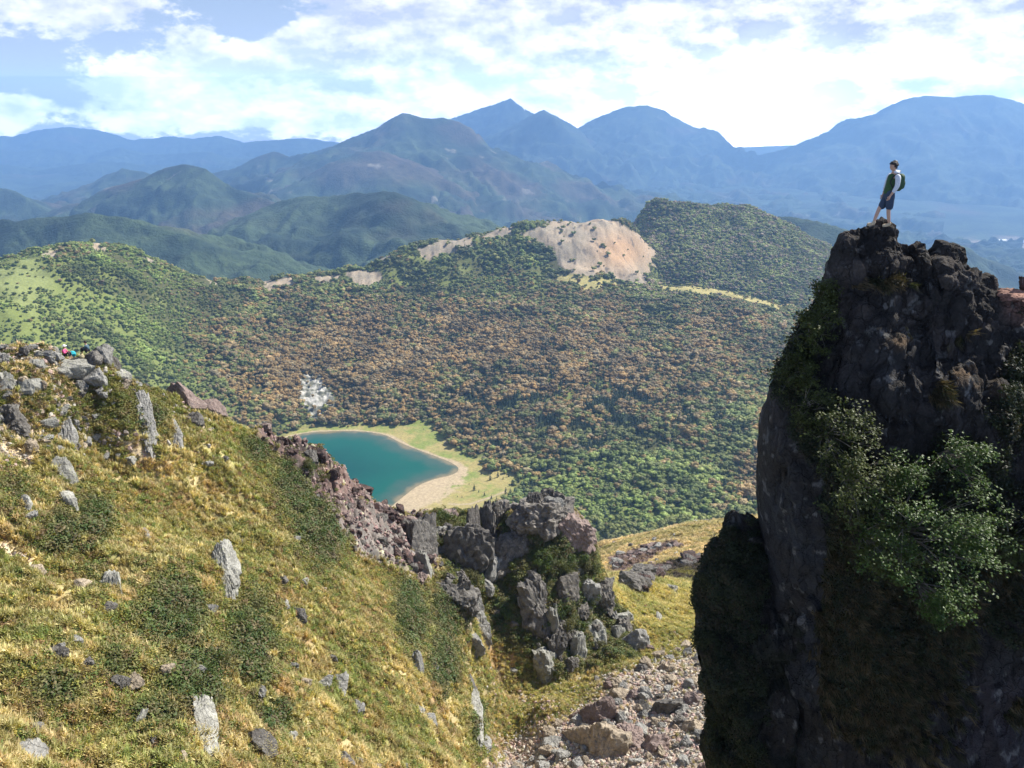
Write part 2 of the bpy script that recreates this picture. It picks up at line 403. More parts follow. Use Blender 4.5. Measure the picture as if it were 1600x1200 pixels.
mountain('mountain', [(345,268,7.9*K),(385,262,7.9*K),(400,244,7.8*K),(422,237,7.8*K),(440,246,7.7*K),(480,240,7.6*K),(540,216,7.4*K),(600,186,7.1*K),(638,173,7*K),(668,180,7*K),(702,182,7*K),(742,208,7.1*K),(780,240,7.2*K),(830,262,7.3*K),(900,285,7.4*K)], 0.62, 900, 0.22, 700, (520, 360), seed=161, brown=0.5, pale=0.6)
mountain('mountain', [(455,300,5.9*K),(500,268,5.9*K),(556,236,6*K),(592,234,6*K),(640,250,6.1*K),(690,285,6.1*K)], 0.5, 600, 0.22, 500, (380, 260), seed=171, brown=0.7, pale=0.7)
mountain('mountain', [(560,230,11*K),(700,186,10.9*K),(745,168,10.8*K),(775,160,10.6*K),(798,153,10.5*K),(812,163,10.5*K),(840,180,10.6*K),(900,230,10.8*K)], 0.6, 900, 0.25, 600, seed=181, brown=0.2)
mountain('mountain', [(745,235,9.3*K),(790,196,9.1*K),(820,180,9*K),(845,170,9*K),(866,178,9*K),(892,194,9.1*K),(920,215,9.2*K)], 0.62, 900, 0.2, 600, seed=191, brown=0.2)
mountain('mountain', [(890,215,9.6*K),(925,188,9.6*K),(950,178,9.5*K),(985,168,9.5*K),(1010,164,9.5*K),(1040,172,9.5*K),(1080,194,9.6*K),(1110,212,9.8*K),(1150,232,10*K),(1185,246,10.2*K)], 0.6, 950, 0.2, 600, (420, 320), seed=201, brown=0.2, pale=0.4)
mountain('mountain', [(1130,250,9.2*K),(1190,238,9*K),(1240,228,8.9*K),(1290,210,8.9*K),(1335,188,8.8*K),(1358,184,8.8*K),(1385,165,8.8*K),(1410,154,8.8*K),(1440,150,8.8*K),(1490,152,8.8*K),(1540,150,8.8*K),(1590,162,8.8*K),(1650,185,8.8*K),(1720,210,8.8*K)], 0.5, 1000, 0.12, 700, (560, 360), seed=211, brown=0.15, pale=0.2)
mountain('mountain', [(285,375,3.6*K),(340,352,3.5*K),(420,322,3.4*K),(470,308,3.35*K),(560,302,3.3*K),(635,296,3.2*K),(680,312,3.2*K),(715,335,3.2*K),(755,362,3.2*K)], 0.5, 480, 0.26, 330, (520, 340), seed=221, brown=0.25)
mountain('mountain', [(-120,330,2.6*K),(0,345,2.55*K),(60,352,2.5*K),(120,341,2.5*K),(150,337,2.45*K),(200,347,2.45*K),(260,372,2.4*K),(330,412,2.4*K),(380,440,2.4*K)], 0.5, 420, 0.26, 260, (520, 320), seed=231, brown=0.1)
mountain('mountain', [(1160,338,2.9*K),(1200,341,2.8*K),(1240,347,2.75*K),(1275,356,2.7*K),(1305,364,2.7*K),(1330,380,2.7*K),(1400,400,2.8*K)], 0.5, 420, 0.2, 260, seed=241, brown=0.0)
mountain('mountain', [(1380,400,3.6*K),(1440,382,3.5*K),(1478,373,3.5*K),(1510,380,3.5*K),(1550,398,3.5*K),(1600,425,3.5*K),(1700,470,3.5*K)], 0.5, 420, 0.2, 260, seed=251, brown=0.0)
def build_town():
    mw = bpy.data.materials.new('white_walls'); mw.use_nodes = True; mw.node_tree.nodes['Principled BSDF'].inputs['Base Color'].default_value = (.8, .8, .78, 1)
    mr_ = bpy.data.materials.new('pale_roof'); mr_.use_nodes = True; mr_.node_tree.nodes['Principled BSDF'].inputs['Base Color'].default_value = (.55, .56, .58, 1)
    def box(x, y, z):
        return np.array([(a * x / 2, b * y / 2, c * z) for a in (-1, 1) for b in (-1, 1) for c in (0, 1)]), np.array([(0,1,3,2),(4,6,7,5),(0,4,5,1),(2,3,7,6),(0,2,6,4),(1,5,7,3)])
    for i, (px, py, wd) in enumerate([(1546,379,70),(1556,380,46),(1563,378,90),(1572,381,60),(1581,379,80),(1590,381,50),(1597,379,90),(1402,377,60),(1412,378,80)]):
        x, y, z = PZ(px, py, -1190)
        r = empty('building', (x, y, z - 8)); tag(r, 'tiny white building on the far valley floor at the foot of the blue mountain', 'building', 'far buildings on the valley floor')
        v, f = box(wd, 26, 22); link('wall', mesh_np('wall', v, f, smooth=False), mw, r)
        v = np.array([(-wd/2-2,-15,22.3),(wd/2+2,-15,22.3),(wd/2+2,15,22.3),(-wd/2-2,15,22.3),(-wd/2-2,0,30),(wd/2+2,0,30)]); f = np.array([(0,1,5,4),(2,3,4,5),(0,4,3,3),(1,2,5,5),(0,3,2,1)])
        link('roof', mesh_np('roof', v, f, smooth=False), mr_, r)
build_town()
#@@BOWL
# ------------------------------------------------------------------ the lake bowl
LZ = -390.0
def qrbf(ctrl, c):
    pts = []; val = []
    for t in ctrl:
        px, py, Y = t[:3]
        x, y, z = P(px, py, Y)
        pts.append((x / y * 1.5, math.log(y))); val.append(-z / y)
        if len(t) > 3:
            k = t[3]; y2 = y * (1 + k[0]); z2 = z - k[1] * k[0] * y
            pts.append((x / y * 1.5, math.log(y2))); val.append(-z2 / y2)
    r = RBF(pts, val, c)
    return lambda X, Y: -Y * r(X / Y * 1.5, np.log(Y))
cb = (0.10, 0.55)
def zp(px, py, z=LZ + 2):
    x, y, zz = PZ(px, py, z); return (px, py, y)
BOWL_CTRL = [
 (-250,430,1050,cb),(-120,418,1080,cb),(0,402,1120,cb),(50,388,1160,cb),(100,382,1190,cb),(150,381,1220,cb),(205,392,1240,cb),(260,415,1270,cb),(320,438,1300,cb),(380,437,1340,cb),(440,436,1370,cb),(500,431,1390,cb),
 (545,425,1400,cb),(585,424,1400,cb),(600,402,1440,cb),(640,386,1480,cb),(690,375,1500,cb),(740,370,1520,cb),(790,357,1540,cb),(840,350,1560,cb),(900,344,1590,cb),(945,342,1600,cb),(985,352,1640,cb),
 (1010,327,1850,cb),(1060,319,1900,cb),(1110,321,1930,cb),(1160,325,1940,cb),(1200,337,1930,cb),(1240,356,1900,cb),(1290,384,1880,cb),(1400,440,1850,cb),(1700,560,1800,cb),
 # left hill and its spur
 (0,440,1000),(60,430,1060),(130,440,1080),(100,500,950),(0,480,900),(-100,560,800),(200,560,930),(130,560,860),(0,600,760),(200,640,800),(320,640,900),(400,670,930),
 (250,470,1160),(250,530,1060),(330,560,1060),(330,500,1170),(400,480,1260),(420,560,1080),(420,620,1000),
 zp(450,690),zp(455,672),zp(560,668),zp(660,672),zp(700,700),zp(760,740),zp(800,720),zp(720,790),zp(640,820),zp(560,800),zp(480,760),(790,790,742),(400,760,790),
 (480,600,1060),(520,640,1000),(560,600,1060),(600,650,985),(700,650,980),(700,600,1050),(520,520,1210),(560,460,1330),(640,440,1390),(640,520,1220),(700,540,1180),
 (760,660,950),(800,600,1030),(800,500,1240),(760,430,1420),(860,420,1440),(900,440,1380),(960,445,1390),(1010,430,1440),
 (1030,446,1420,(0.08,0.6)),(1080,448,1400,(0.08,0.6)),(1140,458,1370,(0.08,0.6)),(1200,472,1340,(0.08,0.6)),(1260,488,1310,(0.08,0.6)),(1400,530,1250),
 (900,500,1240),(900,580,1060),(880,660,930),(1000,520,1200),(1000,620,980),(980,700,850),(1100,520,1180),(1100,600,1000),(1180,600,980),(1100,680,850),(1200,700,820),(1400,700,820),
 (850,730,830),(900,780,745),(860,820,705),(960,800,715),(1050,760,760),(1100,800,710),(1180,780,730),(960,860,660),(1200,840,660),(1400,860,650),
 (1080,400,1640),(1180,420,1640),(1120,360,1780),(1030,390,1700),(1240,440,1600),
 (-200,560,1700),(0,600,1750),(200,600,1800),(400,600,1850),(600,600,1950),(850,580,2000),(0,640,2350),(300,640,2350),(600,640,2350),(900,620,2350),(1150,520,2500),(1400,540,2500),
 (800,1000,520),(1200,1000,540),(500,900,600),(300,900,600),(0,800,600),(100,1000,480),(900,1000,520),
]
bowl_rbf = qrbf(BOWL_CTRL, 0.012)
LAKE_PX = [(300,760),(380,700),(430,690),(455,682),(478,676),(510,674),(550,673),(585,676),(606,681),(625,692),(650,702),(680,713),(706,723),(719,733),(708,742),(682,747),(655,757),(640,768),(622,782),(606,796),(590,815),(540,850),(430,850),(330,820)]
LAKE_W = smooth_poly([PZ(a, b, LZ)[:2] for a, b in LAKE_PX], 2)
def wpoly_px(poly, zf):      # pixel polygon laid on the ground plane z=zf
    return smooth_poly([PZ(a, b, zf)[:2] for a, b in poly], 1)
MEADOW_PX = [(420,690),(470,668),(520,668),(560,664),(620,666),(670,662),(690,672),(700,690),(722,708),(745,716),(765,735),(790,738),(800,742),(812,758),(800,780),(780,800),(850,815),(840,850),(600,900),(420,820)]
SCAR_PX = [(468,590),(480,585),(500,586),(515,600),(522,620),(520,640),(505,655),(490,655),(474,640),(466,620)]
BARE_PX = [  # pale pumice on the crest
 [(820,362),(850,348),(930,340),(968,348),(1000,368),(1027,396),(1024,418),(1008,445),(975,440),(940,428),(900,432),(870,412),(860,395),(838,378),(815,370)],
 [(652,388),(680,376),(728,370),(746,374),(735,385),(715,388),(700,400),(672,408),(658,400)],
 [(750,368),(775,360),(812,355),(800,366),(780,370),(760,376)],
 [(500,436),(530,430),(560,422),(595,426),(602,436),(585,452),(566,448),(545,436)],
 [(412,440),(430,434),(464,436),(462,446),(440,450),(420,458)], [(486,436),(530,428),(530,434),(500,440)],
 [(130,384),(150,380),(168,384),(160,392),(140,390)],[(65,396),(110,386),(112,390),(70,402)],[(228,402),(246,410),(244,416),(226,406)],[(330,436),(345,440),(342,450),(328,442)],
 [(588,398),(612,394),(605,404),(590,406)]]
GRASSRIDGE_PX = [(1028,445),(1080,446),(1140,455),(1200,470),(1235,480),(1230,488),(1190,480),(1130,464),(1070,456),(1035,452)]
LEFTMEADOW_PX = [(-20,425),(30,400),(48,402),(70,420),(90,440),(85,455),(60,465),(70,485),(50,490),(20,470),(-20,460)]
PALEGRASS_PX = [(870,440),(865,425),(900,430),(960,440),(1010,446),(960,450),(910,452)]
def bowl_h(X, Y):
    z = bowl_rbf(X, Y)
    far = sstep(1450, 1700, Y)
    rid = ridged(X / 150, Y / 150, 0, 4, 31) - 0.62
    px, py = proj(X, Y, z)
    hill = sstep(60, 260, z - LZ)
    rid2 = ridged(X / 330 + .3 * fbm(X / 200, Y / 200, 0, 2, 37), Y / 420, 0, 3, 36) - 0.6
    z = z + (rid * 34 + rid2 * 46 * (1 - far)) * hill * (0.55 + 0.6 * far) + fbm(X / 60, Y / 60, 0, 3, 33) * 5 * sstep(10, 60, z - LZ)
    d = pdist(X, Y, LAKE_W)
    w = sstep(8, 95, d)
    shore = LZ + 0.05 * d + 0.3 * fbm(X / 18, Y / 18, 0, 3, 35) * sstep(2, 20, d)
    z = np.where(d > 0, shore * (1 - w) + np.where(d < 220, np.maximum(z, LZ + 1.0), z) * w, LZ - np.minimum(-d * 0.2, 12))
    return z
def build_bowl():
    nc, nr = 1300, 900
    u = np.linspace(-0.85, 0.75, nc); Y = np.exp(np.linspace(np.log(330), np.log(2350), nr))
    U, YY = np.meshgrid(u, Y); X = U * YY
    z = bowl_h(X, YY)
    px, py = proj(X, YY, z)
    n1 = fbm(X / 45, YY / 45, 0, 5, 51); n2 = fbm(X / 9, YY / 9, 0, 4, 52); n3 = fbm(X / 200, YY / 200, 0, 3, 53)
    wx = px + n1 * 11 + n2 * 6; wy = py + n1 * 6 + n2 * 4
    bare = np.full(X.shape, 1e9)
    for b in BARE_PX: bare = np.minimum(bare, pdist(wx, wy, b))
    bare = np.where(YY > 900, bare, 1e9)
    scar = pdist(px + n2 * 9 + n1 * 5, py + n2 * 8, SCAR_PX) + 4 * n2
    kb = 1 - sstep(-1, 2, bare); ks = 1 - sstep(-2, 2, scar)
    z = z + kb * (fbm(X / 12, YY / 40, 0, 4, 55) * 1.2 + (ridged(X / 24, YY / 90, 0, 4, 57) - .6) * 3) + ks * (ridged(X / 9, YY / 9, z / 9, 4, 58) * 5 - 1)
    lake = pdist(X, YY, LAKE_W)
    col = np.empty(X.shape + (3,)); col[:] = (0.075, 0.075, 0.028)
    col = lerp3(col, np.broadcast_to((0.15, 0.17, 0.045), col.shape), sstep(-0.2, 0.6, n1 + n3))
    lm = 1 - sstep(-10, 12, pdist(wx + n1 * 8, wy, LEFTMEADOW_PX)); 
    leftspur = (1 - sstep(-70, 50, px - (130 + (py - 430) * 1.3) + n1 * 30)) * sstep(390, 420, py)
    col = lerp3(col, np.broadcast_to((0.16, 0.19, 0.05), col.shape), leftspur * 0.8)
    col = lerp3(col, np.broadcast_to((0.20, 0.225, 0.075), col.shape), lm)
    md = pdist(X, YY, wpoly_px(MEADOW_PX, LZ)); km = 1 - sstep(-6, 10, md + n2 * 10)
    mcol = lerp3((0.20, 0.24, 0.06), (0.34, 0.28, 0.11), sstep(-0.6, 0.5, n1 + n2 * 0.5))
    col = col * (1 - km[..., None]) + mcol * km[..., None]
    # beach: sand, wide on the near right shore
    sx, sy, _ = PZ(665, 775, LZ); wide = np.exp(-(((X - sx) / 62) ** 2 + ((YY - sy) / 52) ** 2))
    sw = 3.5 + 2.5 * n1 + wide * 48 * (0.9 + 0.5 * n2)
    kbch = 1 - sstep(sw * 0.7, sw * 1.15 + 1, lake)
    col = lerp3(col, np.broadcast_to((0.42, 0.33, 0.21), col.shape) , kbch)
    col = np.where((lake < 0)[..., None], lerp3((0.20, 0.16, 0.10), (0.02, 0.06, 0.06), sstep(0, 18, -lake)), col)
    # foot path in the meadow
    path = [(640,800),(665,790),(700,775),(702,755),(712,742)]
    pw = [PZ(a, b, LZ)[:2] for a, b in path]; path2 = [PZ(a, b, LZ)[:2] for a, b in [(702,790),(735,792),(770,783),(790,776)]]
    for pth in (pw, path2): col = lerp3(col, np.broadcast_to((0.40, 0.32, 0.2), col.shape), 1 - sstep(1.2, 2.4, pdist(X, YY, pth, False) + n2 * 1.0))
    # pumice
    pc = lerp3((0.27, 0.23, 0.17), (0.37, 0.29, 0.20), sstep(-0.5, 0.5, n1))
    org = np.exp(-(((px - 970) / 42) ** 2 + ((py - 392) / 28) ** 2) * 1.0)
    pc = lerp3(pc, np.broadcast_to((0.38, 0.245, 0.14), pc.shape), np.clip(org * 1.2, 0, 1))
    pc = lerp3(pc, np.broadcast_to((0.12, 0.10, 0.08), pc.shape), sstep(0.35, 0.6, fbm(X / 10, YY / 28, 0, 4, 59)) * 0.8)
    col = col * (1 - kb[..., None]) + pc * kb[..., None]
    sc = lerp3((0.12, 0.12, 0.09), (0.46, 0.44, 0.39), sstep(-0.3, 0.4, n2))
    col = col * (1 - ks[..., None]) + sc * ks[..., None]
    gr = np.maximum(1 - sstep(-2, 4, pdist(wx, wy, GRASSRIDGE_PX)), 1 - sstep(-3, 3, pdist(wx, wy, PALEGRASS_PX)))
    gr = gr * (YY > 1100)
    col = lerp3(col, np.broadcast_to((0.36, 0.31, 0.12), col.shape), gr)
    me = mesh_np('hillside', np.stack([X, YY, z], -1).reshape(-1, 3), gridfaces(nr, nc), col.reshape(-1, 3))
    tag(link('hillside', me, M_bowl), kind='structure')
    # trees: pick points on the visible ground
    vis = np.ones(X.shape, bool)                                   # horizon test from the camera, column by column
    m = np.maximum.accumulate(z / YY, axis=0); vis[1:] = (z / YY + 14.0 / YY)[1:] >= m[:-1]
    return dict(X=X, Y=YY, z=z, px=px, py=py, kb=kb, ks=ks, km=km, lm=lm, lake=lake, gr=gr, leftspur=leftspur, vis=vis, n1=n1, n3=n3, wide=kbch)
BOWL = build_bowl()

def build_lake():
    W = np.array(LAKE_W); lo, hi = W.min(0) - 6, W.max(0) + 6
    a = np.linspace(lo[0], hi[0], 320); b = np.linspace(lo[1], hi[1], 320)
    X, Y = np.meshgrid(a, b)
    d = -pdist(X, Y, LAKE_W) + fbm(X / 16, Y / 16, 0, 3, 71) * 5
    c = lerp3((0.20, 0.17, 0.10), (0.055, 0.095, 0.075), sstep(0, 9, d))
    c = c + (np.array((0.004, 0.088, 0.066)) - c) * sstep(5, 32, d)[..., None]
    c = c + (np.array((0.002, 0.062, 0.052)) - c) * sstep(30, 90, d)[..., None]
    me = mesh_np('lake', np.stack([X, Y, np.full(X.shape, LZ)], -1).reshape(-1, 3), gridfaces(320, 320), c.reshape(-1, 3))
    m = bpy.data.materials.new('lake_water'); m.use_nodes = True; w = NT(m.node_tree)
    col = w.n('ShaderNodeAttribute', attribute_name='Col').outputs['Color']
    co = w.n('ShaderNodeTexCoord').outputs['Object']
    bmp = w.n('ShaderNodeBump', ins={'Height': w.noise(co, 0.8, 4, 0.6), 'Strength': 0.12, 'Distance': 0.12})
    p = w.n('ShaderNodeBsdfPrincipled', ins={'Base Color': col, 'Roughness': 0.16, 'IOR': 1.33, 'Normal': bmp.outputs[0]})
    p.inputs['Specular IOR Level'].default_value = 0.3
    o = w.n('ShaderNodeOutputMaterial'); w.t.links.new(p.outputs[0], o.inputs[0])
    tag(link('lake', me, m), kind='structure')
build_lake()

# ------------------------------------------------------------------ scattering helpers
def tube_mesh(paths, sides=5):
    """tapered branches: list of (points, radii)"""
    V = []; Fc = []
    for pts, rad in paths:
        pts = [np.array(p, float) for p in pts]; base = len(V)
        for i, p in enumerate(pts):
            t = pts[min(i + 1, len(pts) - 1)] - pts[max(i - 1, 0)]; t /= np.linalg.norm(t) + 1e-9
            a = np.cross(t, (0, 0, 1) if abs(t[2]) < .9 else (1, 0, 0)); a /= np.linalg.norm(a); b = np.cross(t, a)
            for k in range(sides): an = 6.2832 * k / sides; V.append(p + (a * math.cos(an) + b * math.sin(an)) * rad[i])
        for i in range(len(pts) - 1):
            for k in range(sides): q = base + i * sides; Fc.append([q + k, q + (k + 1) % sides, q + sides + (k + 1) % sides, q + sides + k])
    return np.array(V), np.array(Fc)

def gn_scatter(name, mat, pts, var, scl, rot, col, sources):
    """one object of uncountable growth: instances of small meshes on a point cloud, each tinted by the point's colour"""
    me = bpy.data.meshes.new(name); n = len(pts)
    me.vertices.add(n); me.vertices.foreach_set('co', np.asarray(pts, np.float32).ravel())
    def att(nm, typ, arr, key):
        a = me.attributes.new(nm, typ, 'POINT'); a.data.foreach_set(key, np.asarray(arr, np.float32 if typ != 'INT' else np.int32).ravel())
    att('var', 'INT', var, 'value'); att('scl', 'FLOAT_VECTOR', scl, 'vector'); att('rot', 'FLOAT_VECTOR', rot, 'vector')
    c4 = np.ones((n, 4), np.float32); c4[:, :3] = col; att('tint', 'FLOAT_COLOR', c4, 'color')
    o = link(name, me, None)
    g = bpy.data.node_groups.new(name, 'GeometryNodeTree')
    g.interface.new_socket('Geometry', in_out='INPUT', socket_type='NodeSocketGeometry')
    g.interface.new_socket('Geometry', in_out='OUTPUT', socket_type='NodeSocketGeometry')
    N = g.nodes; L = g.links
    gi = N.new('NodeGroupInput'); go = N.new('NodeGroupOutput'); j = N.new('GeometryNodeJoinGeometry')
    def na(nm, typ):
        a = N.new('GeometryNodeInputNamedAttribute'); a.data_type = typ; a.inputs[0].default_value = nm
        return [s for s in a.outputs if s.enabled and s.name == 'Attribute'][0]
    av, as_, ar = na('var', 'INT'), na('scl', 'FLOAT_VECTOR'), na('rot', 'FLOAT_VECTOR')
    for k, src in enumerate(sources):
        if mat and not src.materials: src.materials.append(mat)
        so = bpy.data.objects.new(name + '_source', src)          # never linked to the scene
        cmp = N.new('FunctionNodeCompare'); cmp.data_type = 'INT'; cmp.operation = 'EQUAL'
        ii = [s for s in cmp.inputs if s.enabled and s.type == 'INT']; L.new(av, ii[0]); ii[1].default_value = k
        oi = N.new('GeometryNodeObjectInfo'); oi.inputs['Object'].default_value = so; oi.inputs['As Instance'].default_value = True
        ip = N.new('GeometryNodeInstanceOnPoints')
        L.new(gi.outputs[0], ip.inputs['Points']); L.new(cmp.outputs[0], ip.inputs['Selection']); L.new(oi.outputs['Geometry'], ip.inputs['Instance'])
        e2r = N.new('FunctionNodeEulerToRotation'); L.new(ar, e2r.inputs[0]); L.new(e2r.outputs[0], ip.inputs['Rotation']); L.new(as_, ip.inputs['Scale'])
        L.new(ip.outputs[0], j.inputs[0])
    L.new(j.outputs[0], go.inputs[0])
    md = o.modifiers.new('scatter', 'NODES'); md.node_group = g
    tag(o, kind='stuff')
    return o
def quads(cen, nrm, size, asp=1.0, bend=0.0, r=None):
    """leaf-like quads at cen facing nrm"""
    r = r or rng; n = len(cen)
    nrm = nrm / (np.linalg.norm(nrm, axis=1)[:, None] + 1e-9)
    t = r.normal(size=(n, 3)); t -= nrm * (t * nrm).sum(1)[:, None]; t /= np.linalg.norm(t, axis=1)[:, None] + 1e-9
    b = np.cross(nrm, t); s = np.broadcast_to(np.asarray(size), (n,))[:, None]
    p = [cen - t * s * .5, cen + b * s * .5 * asp - nrm * s * bend, cen + t * s * .5, cen - b * s * .5 * asp - nrm * s * bend]
    return np.stack(p, 1).reshape(-1, 3), np.arange(4 * n).reshape(n, 4)
def _ico(k):
    bm = bmesh.new(); bmesh.ops.create_icosphere(bm, subdivisions=k, radius=1.0)
    v = np.array([tuple(x.co) for x in bm.verts]); f = np.array([[x.index for x in q.verts] for q in bm.faces]); bm.free(); return v, f
ICO = _ico(3); ICO5 = _ico(6); ICO4 = _ico(5)
def crown_mesh(seed, kind='broad', nq=70, lob=5):
    """unit crown (height 1) as many leaf clumps over an uneven volume"""
    r = np.random.default_rng(seed); Vs = []; 
    if kind == 'conifer':
        n = nq; h = r.uniform(0.05, 1, n) ** 0.9; a = r.uniform(0, 6.283, n); rad = (1 - h) * 0.26 * (0.75 + 0.35 * np.sin(h * 26)) + 0.02
        rad *= r.uniform(0.6, 1.05, n)
        c = np.stack([np.cos(a) * rad, np.sin(a) * rad, h], 1); nn = np.stack([np.cos(a), np.sin(a), np.full(n, 0.9)], 1) + r.normal(size=(n, 3)) * .3
        return quads(c, nn, 0.12 * (1.2 - h), 0.8, 0.1, r)
    L = [(np.array([0, 0, .56]), .34)] + [(np.array([math.cos(k * 6.283 / lob + r.uniform(-.4, .4)) * r.uniform(.2, .36), math.sin(k * 6.283 / lob + r.uniform(-.4, .4)) * r.uniform(.2, .36), r.uniform(.35, .82)]), r.uniform(.14, .25)) for k in range(lob + 3)]
    sv, sf = ICO; per = nq // len(L) + 1; VV = []; FF = []; o = 0
    for c, rad in L:
        q = sv * 1.0; d = 1 + 0.30 * gn(q[:, 0] * 2.6 + seed, q[:, 1] * 2.6 + c[0] * 9, q[:, 2] * 2.6) + 0.22 * gn(q[:, 0] * 6 + seed, q[:, 1] * 6, q[:, 2] * 6 + c[1] * 9)
        VV.append(c + q * d[:, None] * rad * np.array([1, 1, .85]) * .92); FF.append(np.c_[sf, sf[:, 2]] + o); o += len(sv)
        d = r.normal(size=(per, 3)); d[:, 2] = np.abs(d[:, 2]) * 1.1 - .35; d /= np.linalg.norm(d, axis=1)[:, None]
        v, f = quads(c + d * rad * r.uniform(.85, 1.12, (per, 1)) * np.array([1, 1, .85]), d + r.normal(size=(per, 3)) * .4, r.uniform(.05, .11, per), 0.9, 0.12, r)
        VV.append(v); FF.append(f + o); o += len(v)
    V = np.concatenate(VV); FA = np.concatenate(FF)
    return V, FA
M_tint = mat_leaf('tinted_leaves', attr='tint', attr_type='INSTANCER', trans=0.3, var=0.3)

def tree_palette(n, px, py, X, Y, kind_rand):
    """albedo of each crown by the part of the bowl it grows in"""
    green = np.array((0.045, 0.065, 0.020)); olive = np.array((0.082, 0.082, 0.026)); brown = np.array((0.120, 0.068, 0.026)); grey = np.array((0.105, 0.082, 0.055))
    lime = np.array((0.092, 0.122, 0.028)); dark = np.array((0.018, 0.036, 0.018)); 
    nz = fbm(X / 90, Y / 90, 0, 3, 81); nz2 = fbm(X / 25, Y / 25, 0, 2, 84)
    # how brown
    b = np.exp(-(((px - 700) / 480) ** 2 + ((py - 575) / 135) ** 2) ** 1.2) * 1.15
    b *= sstep(230, 330, px - (py - 480) * 0.3) * sstep(415, 500, py + (px > 560) * 8)
    b = np.maximum(b, np.exp(-(((px - 1190) / 60) ** 2 + ((py - 745) / 50) ** 2)))
    b = np.maximum(b, 0.75 * np.exp(-(((px - 1110) / 170) ** 2 + ((py - 540) / 95) ** 2)))
    b = np.clip(b + nz * 0.30 + nz2 * 0.15, 0, 1)
    l = np.exp(-(((px - 980) / 130) ** 2 + ((py - 770) / 60) ** 2)) * 1.1 + 0.5 * (1 - sstep(200, 330, px - (py - 400) * 0.6)) + 0.15
    l = np.clip(l + nz2 * 0.35, 0, 1)
    rr = kind_rand
    c = green + (olive - green) * np.clip(rr[:, :1] * 1.1, 0, 1)
    c = c + (lime - c) * (l * rr[:, 1] ** .7)[:, None]
    bc = brown + (grey - brown) * (rr[:, 2:3] ** 2)
    drk = sstep(.0, .5, fbm(X / 130, Y / 130, 0, 4, 89))[:, None]; c = c * (1 - .40 * drk)
    isb = (rr[:, 3] < b * (1 - .5 * drk.ravel()))[:, None]
    c = c + (olive * .75 - c) * (np.clip(b * 1.1, 0, 1) * .75)[:, None]
    c = np.where(isb, bc * 0.72 + c * 0.28, c)
    right = ((py < 470) & (px > 990))[:, None]
    c = np.where(right, np.where(rr[:, 3:4] < 0.3, grey * 0.95, olive * 0.75 + green * 0.45), c)
    return c * rr[:, 4:5] ** 0.7 * 4.0 * (1 + .5 * np.clip(fbm(X / 60, Y / 60, 0, 4, 90), -.7, .7))[:, None]
TREES = {}
